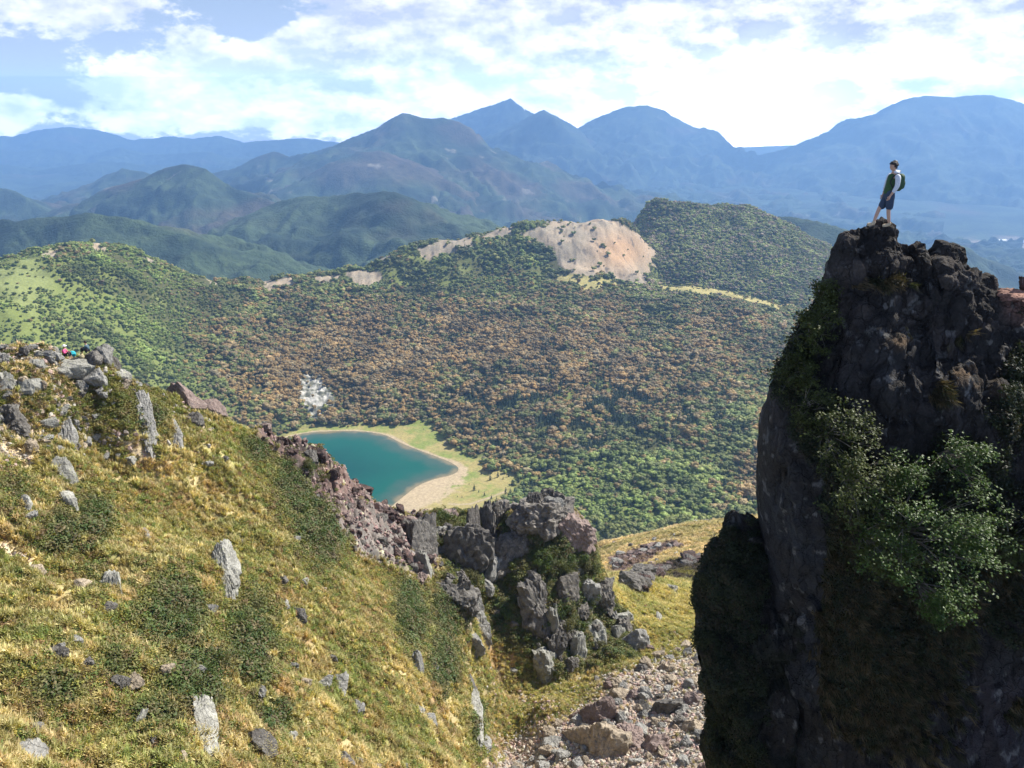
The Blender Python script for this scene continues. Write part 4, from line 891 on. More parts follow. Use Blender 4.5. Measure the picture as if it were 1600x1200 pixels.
def build_named_rocks():
    L = [
     (112,580,50,28,M_pale,'large pale grey slab with a flat lit top just below the seated hikers','boulder',1,0.3,0.25),
     (155,556,30,30,M_grey,'tall split grey boulder on the ridge beside the seated hikers','boulder',2,0.2,-0.35),
     (146,562,26,22,M_dark,'dark faced boulder leaning in front of the split grey boulder','boulder',3,0.2,0.5),
     (116,570,24,10,M_dark,'dark rough rock at the feet of the hiker in pink','rock',4,0,0.1),
     (82,557,24,10,M_grey,'low flat dark edged rock left of the hiker in pink','rock',5,0,-0.1),
     (147,592,30,28,M_grey,'grey wedge shaped boulder below the split boulder','boulder',6,0.3,0.3),
     (192,590,20,12,M_pale,'flat pale rock on the skyline right of the ridge boulders','rock',7,0.2,0.2),
     (177,572,18,20,M_dark,'black shaded rock on the skyline just right of the split boulder','rock',8,0.2,0.2),
     (48,614,26,34,M_pale,'upright pale grey block standing in scrub on the upper slope','boulder',9,0.2,0.05),
     (17,666,36,54,M_dark,'big dark sided boulder with flat top at the left edge of the slope','boulder',10,0.5,0.15),
     (104,690,26,50,M_grey,'tall narrow grey rock below a sandy streak on the left slope','rock',11,0.2,0.25),
     (103,738,28,40,M_pale,'white topped boulder with dark underside, higher of the two in line','boulder',0,0.5,-0.2),
     (102,784,26,34,M_pale,'white topped boulder with dark underside, lower of the two in line','boulder',1,0.6,-0.1),
     (229,665,24,92,M_grey,'tall weathered grey rock rib rising from dark scrub','rock rib',2,0.3,0.35),
     (276,686,14,56,M_grey,'thin grey rock rib right of the tall weathered rib','rock rib',3,0.2,0.2),
     (292,630,42,34,M_pink,'pinkish grey cluster rock on the ridge edge above the thin rib','rock',4,0.2,0.3),
     (334,645,28,24,M_pink,'pinkish wedge rock on the skyline right of the cluster rock','rock',5,0.3,0.4),
     (300,660,26,18,M_dark,'dark grey rock under the pinkish cluster rock','rock',6,0.3,0.1),
     (353,898,34,100,M_pale,'very tall pale lichen covered slab standing in golden grass','slab',7,0.25,0.10),
     (176,922,24,52,M_pale,'pale rounded boulder half buried in the middle of the grass slope','boulder',8,0.3,0.0),
     (324,1152,25,110,M_pale,'smooth pale rock face at the bottom edge of the picture','rock',9,0.25,0.06),
     (410,1166,34,40,M_dark,'dark tilted slab under a grassy overhang near the bottom edge','slab',10,0.4,0.5),
     (216,1130,26,24,M_pale,'pale flat rock poking out above a shrub near the bottom','rock',11,0.3,0.2),
     (48,1182,34,44,M_grey,'grey boulder in the bottom left corner of the slope','boulder',0,0.3,0.2),
     (464,964,22,28,M_dark,'small dark rock in golden grass below the scoria ridge','rock',1,0.4,0.0),
     (530,1078,22,38,M_grey,'grey upright rock beside yellow ground cover on the lower slope','rock',2,0.3,0.1),
     (502,1068,26,14,M_grey,'low grey ledge rock left of the upright rock on the lower slope','rock',3,0.3,0.1),
     (652,1050,13,50,M_grey,'thin upright rock blade near the right edge of the grass slope','rock',4,0.3,0.05),
     (91,1018,20,12,M_grey,'small pale stone on the yellow grass at lower left','stone',5,0.3,0.3),
     (228,842,14,30,M_grey,'narrow grey stone in grass below the white topped boulders','stone',6,0.3,0.1),
     (36,790,18,20,M_pale,'small pale stone left of the white topped boulders','stone',7,0.3,0.1),
     (10,600,20,30,M_pale,'pale cracked rock on the sandy crest at the left edge','rock',8,0.3,0.2),
     (58,575,18,16,M_pale,'small pale rock on sandy ground left of the large slab','rock',9,0.3,0.2),
     (128,618,12,16,M_pale,'small pale stone just right below the large pale slab','stone',2,0.3,0.2),
     # the broken crags in the middle
     (713,934,48,54,M_dark,'square dark fronted rock block with a grassy flat top','rock block',1,0.15,0.0),
     (744,972,28,76,M_grey,'rounded grey pillar attached to the right of the square block','rock pillar',2,0.2,0.1),
     (746,862,16,116,M_grey,'tall thin sunlit rock edge between the two cliffs','rock edge',3,0.3,0.08),
     (720,868,60,78,M_dark,'rugged brown cliff left of the tall thin rock edge','cliff',4,0.1,0.0),
     (660,872,40,104,M_dark,'dark fissured columns at the lower end of the scoria ridge','cliff',5,0.2,0.15),
     (664,888,20,44,M_pale,'rock face with pale yellow lichen at the end of the scoria ridge','rock',6,0.2,0.1),
     (768,842,28,92,M_dark,'dark jagged pillar right of the deep cleft','rock pillar',7,0.2,0.05),
     (794,884,50,80,M_grey,'bulging grey boulder pillar under the dark jagged pillar','rock pillar',8,0.2,0.0),
     (812,862,16,50,M_pale,'bright narrow rock on the right side of the bulging pillar','rock',9,0.3,-0.2),
     (850,812,66,54,M_grey,'weathered grey summit block of the central crag','cliff',10,0.1,0.1),
     (896,830,46,62,M_pink,'purplish rock edge falling right from the crag summit','cliff',11,0.15,0.55),
     (812,812,28,30,M_pale,'pale rounded knob on the crest left of the crag summit','rock',0,0.2,0.1),
     (700,806,20,18,M_pink,'small rounded knob on the crest near the beach','rock',1,0.2,0.1),
     (846,960,46,92,M_dark,'overhanging dark buttress with deep shadow beneath','buttress',2,0.4,0.15),
     (862,985,18,60,M_pale,'pale curved rock edge at the foot of the overhanging buttress','rock',3,0.3,-0.1),
     (884,926,28,48,M_grey,'grey rock fin above the yellow grass ledge','rock fin',4,0.3,0.0),
     (937,940,30,52,M_grey,'round bottomed grey boulder on the right flank of the crag','boulder',5,0.3,0.1),
     (858,1040,34,44,M_pale,'pale egg shaped boulder at the foot of the crag','boulder',6,0.3,0.25),
     (903,1024,18,54,M_pale,'upright pale slab, left one of the pair at the crag foot','slab',7,0.3,0.0),
     (931,1008,20,56,M_pale,'upright pale slab, right one of the pair at the crag foot','slab',8,0.3,0.1),
     (966,998,14,34,M_pale,'small pale slab between the pair of slabs and the mossy block','slab',9,0.3,0.1),
     (990,1003,36,36,M_grey,'mossy grey block at the right foot of the crag','rock block',10,0.3,0.0),
     (975,970,30,26,M_pale,'pale cracked boulder above the mossy block','boulder',11,0.3,0.2),
     (740,1010,24,34,M_grey,'grey boulder under the rounded pillar','boulder',3,0.3,0.2),
     (741,1120,20,74,M_pale,'pale rock wall along the gully edge of the grass slope','rock wall',5,0.3,0.05),
     (733,1072,22,30,M_dark,'dark rock at the top of the pale gully wall','rock',6,0.3,0.05),
     (755,1165,22,36,M_grey,'grey fractured rock beside the gully near the bottom','rock',7,0.3,0.3),
     (800,1050,12,10,M_grey,'lone grey stone on the grass below the buttress','stone',7,0.3,0.3),
     # talus
     (935,1172,76,66,M_tan,'biggest tan boulder in the gully, at the bottom edge','boulder',2,0.3,0.35),
     (925,1128,60,44,M_pink,'large pinkish slab leaning on the biggest tan boulder','boulder',4,0.3,0.5),
     (982,1160,36,44,M_pink,'rounded pinkish boulder right of the biggest tan boulder','boulder',6,0.3,0.1),
     (861,1162,26,20,M_grey,'grey block with a flat lit top left of the biggest tan boulder','boulder',8,0.3,0.1),
     (850,1182,34,22,M_pale,'pale cracked boulder near the bottom of the gully','boulder',1,0.3,0.2),
     (915,1150,24,30,M_dark,'dark rough boulder behind the biggest tan boulder','boulder',3,0.3,0.2),
     (1079,1138,32,20,M_tan,'flat tan boulder in the gully close to the dark cliff','boulder',5,0.3,0.2),
     (1084,1070,26,20,M_tan,'sharp tan boulder beside the dark cliff, upper gully','boulder',7,0.3,0.2),
     (1084,1092,24,18,M_pink,'pinkish boulder just below the sharp tan boulder','boulder',9,0.3,0.2),
     (1000,1050,18,18,M_dark,'dark boulder at the top of the gully stones','boulder',11,0.3,0.2),
     (1020,1036,10,10,M_pale,'small bright stone topping the gully stones','stone',1,0.3,0.2),
     (968,1090,26,20,M_tan,'tan boulder in the middle of the gully stones','boulder',2,0.3,0.2),
     (1045,1110,44,22,M_dark,'wide dark boulder in the right half of the gully','boulder',4,0.3,0.1),
     (1025,1170,36,30,M_pink,'reddish angular boulder low in the gully','boulder',5,0.3,0.2),
     (1046,922,22,12,M_pale,'pale mossy boulder on the grassy saddle edge','boulder',8,0.3,0.2),
     (977,919,7,5,M_pale,'single white stone on the saddle grass','stone',1,0.3,0.2),
     (1030,967,8,16,M_pale,'thin white stone lying on the yellow saddle grass','stone',2,0.3,0.3),
    ]
    for i, (px, py, w, h, mat, lab, cat, kind, dp, tilt) in enumerate(L):
        if 690 < px < 960 and py < 960 and mat is M_grey: mat = M_crag
        bigk = (800 + i, 5 if w * h > 1500 else 4, 9 + i % 5, 0.10 if h > 40 else 0.07)
        nm = cat.replace(' ', '_')
        crag = 640 < px < 1010 and py < 1065
        put_rock(nm, px, py, w * (1.6 if crag else 1.3), h * (1.25 if crag else 1.1), mat, lab, None, kind, None, -tilt * 0.5, 0.9, 0.22 if crag else 0.10, bigk, cat, stand=0.75 if crag else 0.35)
build_named_rocks()
def build_many_rocks():
    B = NEAR
    def scatter(n, wfun, smin, smax, mats, label, group, cat, name, pw=2.5, flat=0.7):
        w = np.where(B['vis'] & (B['px'] > -10) & (B['px'] < 1130) & (B['py'] < 1215), wfun(B), 0) * (B['Y'] ** 0)   # weight per screen-dense cell
        w = (w / w.sum()).ravel(); idx = rng.choice(w.size, n, p=w)
        for i in idx:
            x, y, z = B['X'].flat[i], B['Y'].flat[i], B['z'].flat[i]
            s = smin + (smax - smin) * rng.random() ** pw
            o = link(name, rv(int(rng.integers(0, 12)), mats[int(rng.integers(0, len(mats)))]), None)
            o.scale = (s * rng.uniform(.8, 1.3), s * rng.uniform(.7, 1.1), s * rng.uniform(.5, 1.0) * flat / .7)
            o.rotation_euler = (rng.uniform(-.4, .4), rng.uniform(-.4, .4), rng.uniform(0, 6.28)); o.location = (x, y, z + s * 0.12)
            tag(o, label, cat, group)
    scatter(185, lambda B: B['ta'] * (B['Y'] < 110), 0.45, 1.7, [M_tan, M_grey, M_dark, M_pink, M_grey, M_tan, M_grey], 'loose angular boulder among the stones filling the gully', 'loose boulders in the gully', 'boulder', 'boulder', 1.8)
    scatter(190, lambda B: B['up'] * (B['py'] > 545) * (.4 + (B['px'] < 170)) * ~((B['px'] > 92) & (B['px'] < 165) & (B['py'] < 600)), 0.2, 1.15, [M_grey, M_pale, M_grey, M_dark, M_tan], 'loose grey rock scattered on the mossy upper slope', 'rocks on the mossy upper slope', 'rock', 'rock', 2.2)
    scatter(125, lambda B: B['sc'], 0.4, 1.7, [M_scoria, M_scoria, M_scoria, M_dark, M_pink], 'rough reddish brown rock of the broken ridge above the lake', 'rough rocks along the reddish ridge', 'rock', 'scoria_rock', 2.0, 0.9)
    scatter(150, lambda B: (.25 + (fbm(B['X'] / 3, B['Y'] / 3, 0, 2, 151) > .2)) * (1 - B['sc']) * (1 - B['cr']) * (1 - B['fl']) * (B['px'] < 740) * (B['py'] > 700) * (1 - B['far']), 0.2, 1.15, [M_grey, M_grey, M_dark, M_tan], 'small grey stone poking out of the golden grass slope', 'stones on the golden grass slope', 'stone', 'stone', 2.5)
    scatter(70, lambda B: B['cr'], 0.6, 2.6, [M_crag, M_dark, M_crag, M_grey], 'broken grey rock lodged in the scrub of the central crag', 'broken rocks on the central crag', 'rock', 'rock', 1.6, 1.3)
    scatter(40, lambda B: (B['far'] > .9) * (B['py'] < 905) * (B['px'] > 930) * sstep(0.0, .3, B['n1'] + .15), 0.5, 2.6, [M_grey, M_pink, M_dark, M_pale], 'distant grey stone on the straw coloured shoulder beyond the gully', 'stones on the far grassy shoulder', 'stone', 'stone', 2.0)
    # scree: more small stones than anyone could count
    w = np.where(B['vis'] & (B['px'] > -10) & (B['px'] < 1130) & (B['py'] < 1215), B['ta'] * 1.0 + B['fl'] * .35 + B['up'] * .42 + B['sc'] * .5 + B['cr'] * .12 + B['sad'] * .04 + B['st'] * (1 - B['far']) * .25, 0)
    w = (w / w.sum()).ravel(); n = 24000; i = rng.choice(w.size, n, p=w)
    x, y, z = B['X'].flat[i], B['Y'].flat[i], B['z'].flat[i]; s = 0.08 + 0.42 * rng.random(n) ** 3
    base = np.array([(0.46, 0.36, 0.26), (0.36, 0.33, 0.29), (0.42, 0.30, 0.26), (0.24, 0.20, 0.17), (0.5, 0.46, 0.38)])[rng.integers(0, 5, n)]
    scm = B['sc'].flat[i][:, None]; base = base * (1 - scm) + np.array([(0.30, 0.19, 0.17), (0.16, 0.11, 0.10), (0.34, 0.26, 0.22)])[rng.integers(0, 3, n)] * scm
    m = bpy.data.materials.new('scree_stone'); m.use_nodes = True; t = NT(m.node_tree)
    c = t.n('ShaderNodeAttribute', attribute_name='tint', attribute_type='INSTANCER').outputs['Color']
    nn = t.noise(t.n('ShaderNodeTexCoord').outputs['Object'], 4, 4); c = t.n('ShaderNodeVectorMath', operation='SCALE', ins={0: c, 'Scale': t.mr(nn, .3, .7, .65, 1.2)}).outputs[0]
    p = t.n('ShaderNodeBsdfPrincipled', ins={'Base Color': c, 'Roughness': 0.95}); oo = t.n('ShaderNodeOutputMaterial'); t.t.links.new(p.outputs[0], oo.inputs[0])
    src = []
    for k in range(5):
        v, f = rock_verts(900 + k, 2, 9, 0.08, _ico(2)); src.append(mesh_np('stone', v, f, smooth=False))
    gn_scatter('gravel', m, np.stack([x, y, z], 1), rng.integers(0, 5, n), np.stack([s * rng.uniform(.8, 1.4, n), s, s * rng.uniform(.5, .9, n)], 1), rng.uniform(0, 6.28, (n, 3)), base, src)
build_many_rocks()
def build_bank():
    # the dark broken bank and the stony band on the shoulder beyond the gully
    def along(pl, n, jit):
        for _ in range(n):
            k = random.randrange(len(pl) - 1); t = random.random(); yield (pl[k][0] * (1 - t) + pl[k + 1][0] * t + random.uniform(-jit, jit), pl[k][1] * (1 - t) + pl[k + 1][1] * t + random.uniform(-jit * .5, jit * .5))
    for px, py in along([(992,918),(1010,902),(1040,890),(1075,880),(1095,876)], 42, 12):
        x, y, z = hit(px, py); s = random.uniform(1.2, 3.6); o = link('rock', rv(random.randrange(12), random.choice([M_scoria, M_dark, M_scoria])), None)
        o.location = (x, y, z + .1 * s); o.scale = (s * 1.3, s, s * .75); o.rotation_euler = (0, 0, random.uniform(0, 6.28)); tag(o, 'dark broken rock of the bank on the grassy saddle beside the cliff', 'rock', 'dark rocks of the saddle bank')
    for px, py in along([(955,886),(985,872),(1015,860),(1050,852),(1062,850)], 60, 9):
        x, y, z = hit(px, py); s = random.uniform(.8, 2.6); o = link('rock', rv(random.randrange(12), random.choice([M_pink, M_scoria, M_grey])), None)
        o.location = (x, y, z + .1 * s); o.scale = (s * 1.3, s, s * .7); o.rotation_euler = (0, 0, random.uniform(0, 6.28)); tag(o, 'purplish stone in the stony band across the straw coloured shoulder', 'stone', 'stones of the stony band')
build_bank()

# ------------------------------------------------------------------ grass, ground cover and shrubs of the near slope
def tuft_mesh(seed, nb=26, spread=0.35, wid=0.05, lean=0.5):
    r = np.random.default_rng(seed); V = []; Fc = []
    for k in range(nb):
        a = r.uniform(0, 6.283); b = r.uniform(0, 6.283); rad = spread * math.sqrt(r.random()) * .6
        p = np.array([math.cos(a) * rad, math.sin(a) * rad, -0.15]); h = r.uniform(.55, 1.1); d = np.array([math.cos(b), math.sin(b), 0]) * lean * r.uniform(.3, 1.2) * h
        s = np.array([-math.sin(b), math.cos(b), 0]) * wid * r.uniform(.7, 1.3); m = p + d * .35 + np.array([0, 0, h * .65]); e = p + d + np.array([0, 0, h])
        o = len(V); V += [p - s, p + s, m + s * .8, m - s * .8, e]; Fc += [[o, o + 1, o + 2, o + 3], [o + 3, o + 2, o + 4, o + 4]]
    return mesh_np('tuft', np.array(V), np.array(Fc), smooth=False)
def leafclump(seed, n=60, flat=.6, size=(.12, .24)):
    r = np.random.default_rng(seed); d = r.normal(size=(n, 3)); d[:, 2] = np.abs(d[:, 2]); d /= np.linalg.norm(d, axis=1)[:, None]
    c = d * r.uniform(.3, .55, (n, 1)) * np.array([1, 1, flat * 1.6])
    v, f = quads(c, d + r.normal(size=(n, 3)) * .6, r.uniform(size[0], size[1], n), .75, .1, r)
    return mesh_np('leaves', v, f, smooth=False)
SHRUB_AREAS = [(470,745,45,70,1),(500,830,40,60,1),(640,960,26,60,1),(690,1040,26,60,.9),(265,960,60,70,.9),(300,1060,60,70,.8),(390,1010,45,90,.8),(250,1110,50,40,.6),(80,1080,40,40,.7),(140,810,35,45,.8),(180,1040,40,50,.5),(420,1120,30,40,.8),
               (230,650,30,26,.8),(190,640,60,40,.35),(740,1130,20,60,.6),(410,700,22,22,.8),(20,770,30,40,.5),(150,910,30,40,.4),(90,830,40,40,.7),(560,1020,25,20,.3),
               (780,960,30,40,.8),(860,870,45,60,.9),(905,900,30,50,1),(700,830,34,36,.8),(730,900,20,20,.9),(690,960,30,60,.8),(800,990,30,30,.6),(900,960,30,40,.9),(950,1010,30,30,.5)]
def shrubiness(px, py):
    s = np.zeros(px.shape)
    for a, b, sx, sy, am in SHRUB_AREAS: s = np.maximum(s, am * np.exp(-((px - a) / sx) ** 2 - ((py - b) / sy) ** 2))
    return s
def build_growth():
    B = NEAR; X, Y, z = B['X'], B['Y'], B['z']
    inv = B['vis'] & (B['px'] > -230) & (B['px'] < 1330) & (B['py'] < 1320) & (Y > 16)
    sh = shrubiness(B['px'] + B['n1'] * 14, B['py'] + B['n2'] * 12)
    cell = (Y * (Y[1:2, :1] / Y[:1, :1] - 1)) * (Y * 1.77 / 1419)
    area = cell * inv
    def pick(n, w):
        w = np.where(inv, w, 0) * cell * (30 / Y) ** 0.7; w = (w / w.sum()).ravel(); return rng.choice(w.size, n, p=w)
    soil = np.clip(B['sc'] + B['ta'] * .93 + B['cr'] * .55 + B['st'] * (1 - B['far']), 0, 1)
    # grass
    i = pick(165000, (.25 + sstep(-.3, .25, fbm(X / .9, Y / .9, 0, 3, 141))) * (1 - soil) * (1 - np.clip(B['up'] * .55, 0, 1)) * (1 - np.clip(sh * .8, 0, 1)) * (1 - .5 * B['fl']) * (1 - .7 * B['far']))
    n = len(i); x, y, zz = X.flat[i], Y.flat[i], z.flat[i]; gc = B['col'].reshape(-1, 3)[i]
    straw = np.array([(0.50, 0.41, 0.22), (0.42, 0.38, 0.16), (0.30, 0.32, 0.12), (0.46, 0.33, 0.17), (0.22, 0.27, 0.09), (0.56, 0.48, 0.29)])[rng.integers(0, 6, n)]
    fm = B['far'].flat[i][:, None]; straw = straw * (1 - fm) + gc * fm; tint = (gc * .66 + straw * .34) * rng.uniform(.7, 1.3, (n, 1)) * 1.4
    h = (.14 + .42 * rng.random(n) ** 1.7) * (1 + .6 * (y > 100) * (y / 150))
    rot = np.zeros((n, 3)); rot[:, 0] = rng.uniform(-.25, .25, n); rot[:, 1] = rng.uniform(.1, .6, n); 
    gn_scatter('grass', M_tint, np.stack([x, y, zz], 1), rng.integers(0, 4, n), np.stack([h * 1.3, h * 1.3, h], 1), rot, tint, [tuft_mesh(600 + k, 22) for k in range(4)])
    # leafy ground cover and dwarf scrub
    i = pick(100000, np.clip(sh * np.clip(1.1 + 1.6 * B['n3'] + 1.2 * B['n1'], 0, 2) + .55 * (1 - soil) * (B['n1'] + .6 * B['n2'] > .0) + .22 * (1 - soil) * (B['n2'] > .05) + B['up'] * .35 + B['cr'] * .75 * (B['n1'] + B['n2'] > -.1), 0, 2) * (1 - B['ta'] * .95) * (1 - B['sc'] * .93) * (1 - .85 * B['far']))
    n = len(i); x, y, zz = X.flat[i], Y.flat[i], z.flat[i]; s = sh.flat[i]; nn = B['n1'].flat[i]
    light = np.array([(0.19, 0.24, 0.05), (0.30, 0.29, 0.07), (0.14, 0.19, 0.045), (0.26, 0.15, 0.07), (0.42, 0.34, 0.07), (0.30, 0.24, 0.10)])[rng.integers(0, 6, n)]
    dk = np.array([(0.085, 0.12, 0.035), (0.11, 0.125, 0.045), (0.14, 0.135, 0.055), (0.07, 0.11, 0.03), (0.15, 0.12, 0.06)])[rng.integers(0, 5, n)]
    moss = np.array([(0.13, 0.15, 0.03), (0.19, 0.17, 0.04), (0.20, 0.13, 0.06), (0.11, 0.13, 0.035)])[rng.integers(0, 4, n)]
    up = B['up'].flat[i][:, None]; crm = B['cr'].flat[i][:, None]
    k = np.clip(np.maximum(s * 1.6, crm.ravel() * .8), 0, 1)[:, None]
    tint = light * (1 - k) + dk * k; tint = tint * (1 - up * (1 - k)) + moss * up * (1 - k); tint = tint * rng.uniform(.75, 1.3, (n, 1))
    h = rng.uniform(.25, .5, n) * (1 + 1.1 * k.ravel())
    rot = rng.uniform(-.35, .35, (n, 3)); rot[:, 2] = rng.uniform(0, 6.28, n)
    gn_scatter('ground_cover', M_tint, np.stack([x, y, zz], 1), rng.integers(0, 4, n), np.stack([h * 1.25, h * 1.25, h * .85], 1), rot, tint, [leafclump(620 + q, 70) for q in range(4)])
    # shrubs one can tell apart
    cols = [(0.085, 0.125, 0.032), (0.11, 0.125, 0.042), (0.14, 0.135, 0.055)]
    ms = [mat_leaf('shrub_leaves', c, trans=.3, var=.4) for c in cols]
    v = []
    for q in range(6):
        r = np.random.default_rng(640 + q); VV = []; FF = []; o = 0
        for _ in range(7):
            c = np.array([r.uniform(-.32, .32), r.uniform(-.32, .32), r.uniform(.15, .5)]); m_ = 110
            d = r.normal(size=(m_, 3)); d /= np.linalg.norm(d, axis=1)[:, None]
            a, f = quads(c + d * r.uniform(.1, .26, (m_, 1)), d + r.normal(size=(m_, 3)) * .6, r.uniform(.045, .09, m_), .7, .1, r)
            VV.append(a); FF.append(f + o); o += len(a)
        me = mesh_np('shrub', np.concatenate(VV), np.concatenate(FF), smooth=False); me.materials.append(ms[q % 3]); v.append(me)
    i = pick(120, np.where(sh > .45, sh ** 2, 0) * (B['px'] < 760) * (B['cr'] < .3) * (1 - B['far']))
    for j in i:
        o = link('shrub', v[int(rng.integers(0, 6))], None); s = rng.uniform(.7, 1.7)
        o.location = (X.flat[j], Y.flat[j], z.flat[j] - .1); o.scale = (s, s, s * .8); o.rotation_euler = (0, 0.3, rng.uniform(0, 6.28))
        tag(o, 'low dark green shrub in the scrub patches of the golden slope', 'shrub', 'shrubs on the golden slope')
    i = pick(95, np.where(sh > .45, sh, 0) * B['cr'] * (1 - B['far']))
    for j in i:
        o = link('shrub', v[int(rng.integers(0, 6))], None); s = rng.uniform(.9, 2.3)
        o.location = (X.flat[j], Y.flat[j] - .3, z.flat[j] - .1); o.scale = (s, s, s); o.rotation_euler = (0, 0.2, rng.uniform(0, 6.28))
        tag(o, 'leafy green shrub growing between the rocks of the central crag', 'shrub', 'shrubs on the central crag')
build_growth()
#@@CRAG
# ------------------------------------------------------------------ the dark cliff at the right
def tab(pts):
    a = np.array(pts, float); a = a[np.argsort(a[:, 0])]
    return lambda v: np.interp(v, a[:, 0], a[:, 1])
def crag_body(top_px, left_px, Yr, right_px, na, nb, off_f, off_b, zb, seed, rnd=3.0):
    T = tab([(P(a, b, Yr)[0], P(a, b, Yr)[2]) for a, b in top_px]); Lf = tab([(P(a, b, Yr)[2], P(a, b, Yr)[0]) for a, b in left_px])
    xr = P(right_px, 500, Yr)[0]
    A, Bq = np.meshgrid(np.linspace(0, 1, na) ** 1.25, np.linspace(-1, 1, nb), indexing='ij')
    t = np.abs(Bq); z = np.full(A.shape, -5.0)
    for _ in range(6):
        x = Lf(z) + A * (xr - Lf(z)); D = T(x) - zb; z = T(x) - D * t ** 1.7
    drop = D * t ** 1.7
    al = np.clip((x - Lf(z)) / rnd, 0, 1); edge = np.sqrt(np.maximum(0, 1 - (1 - al) ** 2.2))
    wav = 1 + 0.22 * gn(x / 3.3, z / 6.0, 0.0, seed + 2)
    y = np.where(Bq < 0, Yr - off_f(drop) * edge * wav, Yr + off_b(drop) * edge)
    return x, y, z, drop, al
def grid_normals(x, y, z):
    Pq = np.stack([x, y, z], -1); da = np.gradient(Pq, axis=0); db = np.gradient(Pq, axis=1)
    n = np.cross(da, db); return n / (np.linalg.norm(n, axis=-1)[..., None] + 1e-9)
CR = {}
def build_crag():
    bodies = []
    top = [(1150,470),(1230,462),(1270,452),(1285,430),(1297,400),(1306,380),(1322,364),(1345,356),(1362,352),(1372,349),(1388,351),(1400,362),(1412,384),(1420,392),(1427,382),(1440,379),(1447,388),(1452,402),(1458,396),(1470,393),(1485,397),(1505,408),(1525,423),(1540,437),(1552,449),(1570,453),(1600,456),(1640,450),(1700,440),(1900,430)]
    left = [(1296,380),(1290,440),(1268,480),(1240,535),(1212,590),(1198,640),(1186,700),(1187,760),(1190,820),(1196,900),(1205,1000),(1225,1200),(1250,1700)]
    b1 = crag_body(top, left, 24.0, 1860, 700, 900, tab([(0,0),(.35,.55),(1,1.0),(2.2,1.35),(3.2,2.3),(4.5,2.7),(8,3.3),(18,4.4),(36,5.6)]), tab([(0,0),(.5,.9),(2,1.6),(6,2.4),(36,6)]), -36.0, 3)
    top2 = [(1060,960),(1085,930),(1097,895),(1110,864),(1130,846),(1160,828),(1185,815),(1215,806),(1300,800),(1400,790)]
    left2 = [(1104,862),(1094,895),(1085,945),(1088,1000),(1098,1060),(1106,1120),(1112,1200),(1118,1400),(1120,1700)]
    b2 = crag_body(top2, left2, 24.4, 1420, 420, 620, tab([(0,0),(.3,.6),(1,1.0),(3,1.5),(8,2.0),(20,3.0)]), tab([(0,0),(.5,.9),(3,1.8),(20,4)]), -34.0, 11, 2.2)
    V = []; Fc = []; C = []; o = 0
    for bi, (x, y, z, drop, al) in enumerate((b1, b2)):
        n = grid_normals(x, y, z)
        if (n[..., 1] * np.where(np.arange(x.shape[1]) < x.shape[1] / 2, -1, 1)).sum() < 0: n = -n
        low = fbm(x / 2.6, y / 2.6, z / 3.6, 4, 201 + bi)
        rid = ridged(x / 1.5, y / 1.5, z / 4.2, 4, 205 + bi) - .62
        f1, f2, cid = worley(x / 1.0 + low * .5, y / 1.0, z / 1.15, 3); g1, g2, _ = worley(x / .42, y / .42, z / .45 + low, 8)
        lum = (.6 - f1) + (cid % 9 - 4) * .03; lum2 = .5 - g1
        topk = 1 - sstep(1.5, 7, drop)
        topk = topk if bi == 0 else topk * 0
        fine = fbm(x / .22, y / .22, z / .22, 4, 209)
        stp = ((cid * 7) % 11 - 5) * .022; ridf = ridged(x / .45, y / .45, z / .6, 3, 219) - .6
        d = low * .42 * (1 - .5 * topk) + rid * .50 * (1 - topk * .3) + topk * (lum * .42 + lum2 * .22) + (1 - topk) * (lum * .22 + lum2 * .08) + stp + ridf * .10 + fine * (.035 + .03 * topk)
        if bi == 1: d = d * 1.9 + .25 * fbm(x / 1.1, y / 1.1, z / 1.4, 3, 231)
        d = d * (0.35 + .65 * sstep(0, .5, drop + al)) * (.1 + .9 * sstep(0, .12, al))
        x2, y2, z2 = x + n[..., 0] * d, y + n[..., 1] * d, z + n[..., 2] * d
        px, py = proj(x2, y2, z2)
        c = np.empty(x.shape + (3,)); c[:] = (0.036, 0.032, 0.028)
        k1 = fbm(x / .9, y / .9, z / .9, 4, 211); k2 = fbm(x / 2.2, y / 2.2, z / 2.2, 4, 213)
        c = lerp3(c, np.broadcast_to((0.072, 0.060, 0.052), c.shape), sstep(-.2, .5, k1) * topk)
        gp = sstep(-.1, .35, k2 + .25) * (1 - topk) * sstep(450, 520, py) * (1 - sstep(700, 760, py)) * sstep(1270, 1330, px) * (1 - sstep(1480, 1530, px))
        c = lerp3(c, np.broadcast_to((0.060, 0.061, 0.064), c.shape), gp)
        if bi == 0:
            gp2 = sstep(-.2, .3, k2 + .1) * sstep(730, 800, py) * sstep(1185, 1200, px) * (1 - sstep(1280, 1300, px)); c = lerp3(c, np.broadcast_to((0.040, 0.041, 0.043), c.shape), gp2)
            gp3 = sstep(0, .4, k2 + .2) * sstep(1040, 1080, py) * sstep(1300, 1330, px); c = lerp3(c, np.broadcast_to((0.050, 0.042, 0.044), c.shape), gp3)
        flat = sstep(.45, .8, n[..., 2] - .25 * (d < 0) + k1 * .2) 
        c = lerp3(c, lerp3((0.20, 0.12, 0.055), (0.24, 0.20, 0.05), sstep(0, .4, k1)), flat * topk * sstep(-.1, .3, k2) * sstep(400, 440, py))
        red = topk * sstep(1555, 1580, px) * (1 - sstep(470, 520, py)) * sstep(-.3, .2, k2 + .3); c = lerp3(c, np.broadcast_to((0.27, 0.155, 0.12), c.shape), red)
        li = sstep(.5, .62, fbm(x / .35, y / .35, z / .35, 4, 215)); c = lerp3(c, np.broadcast_to((0.19, 0.185, 0.17), c.shape), li * .7)
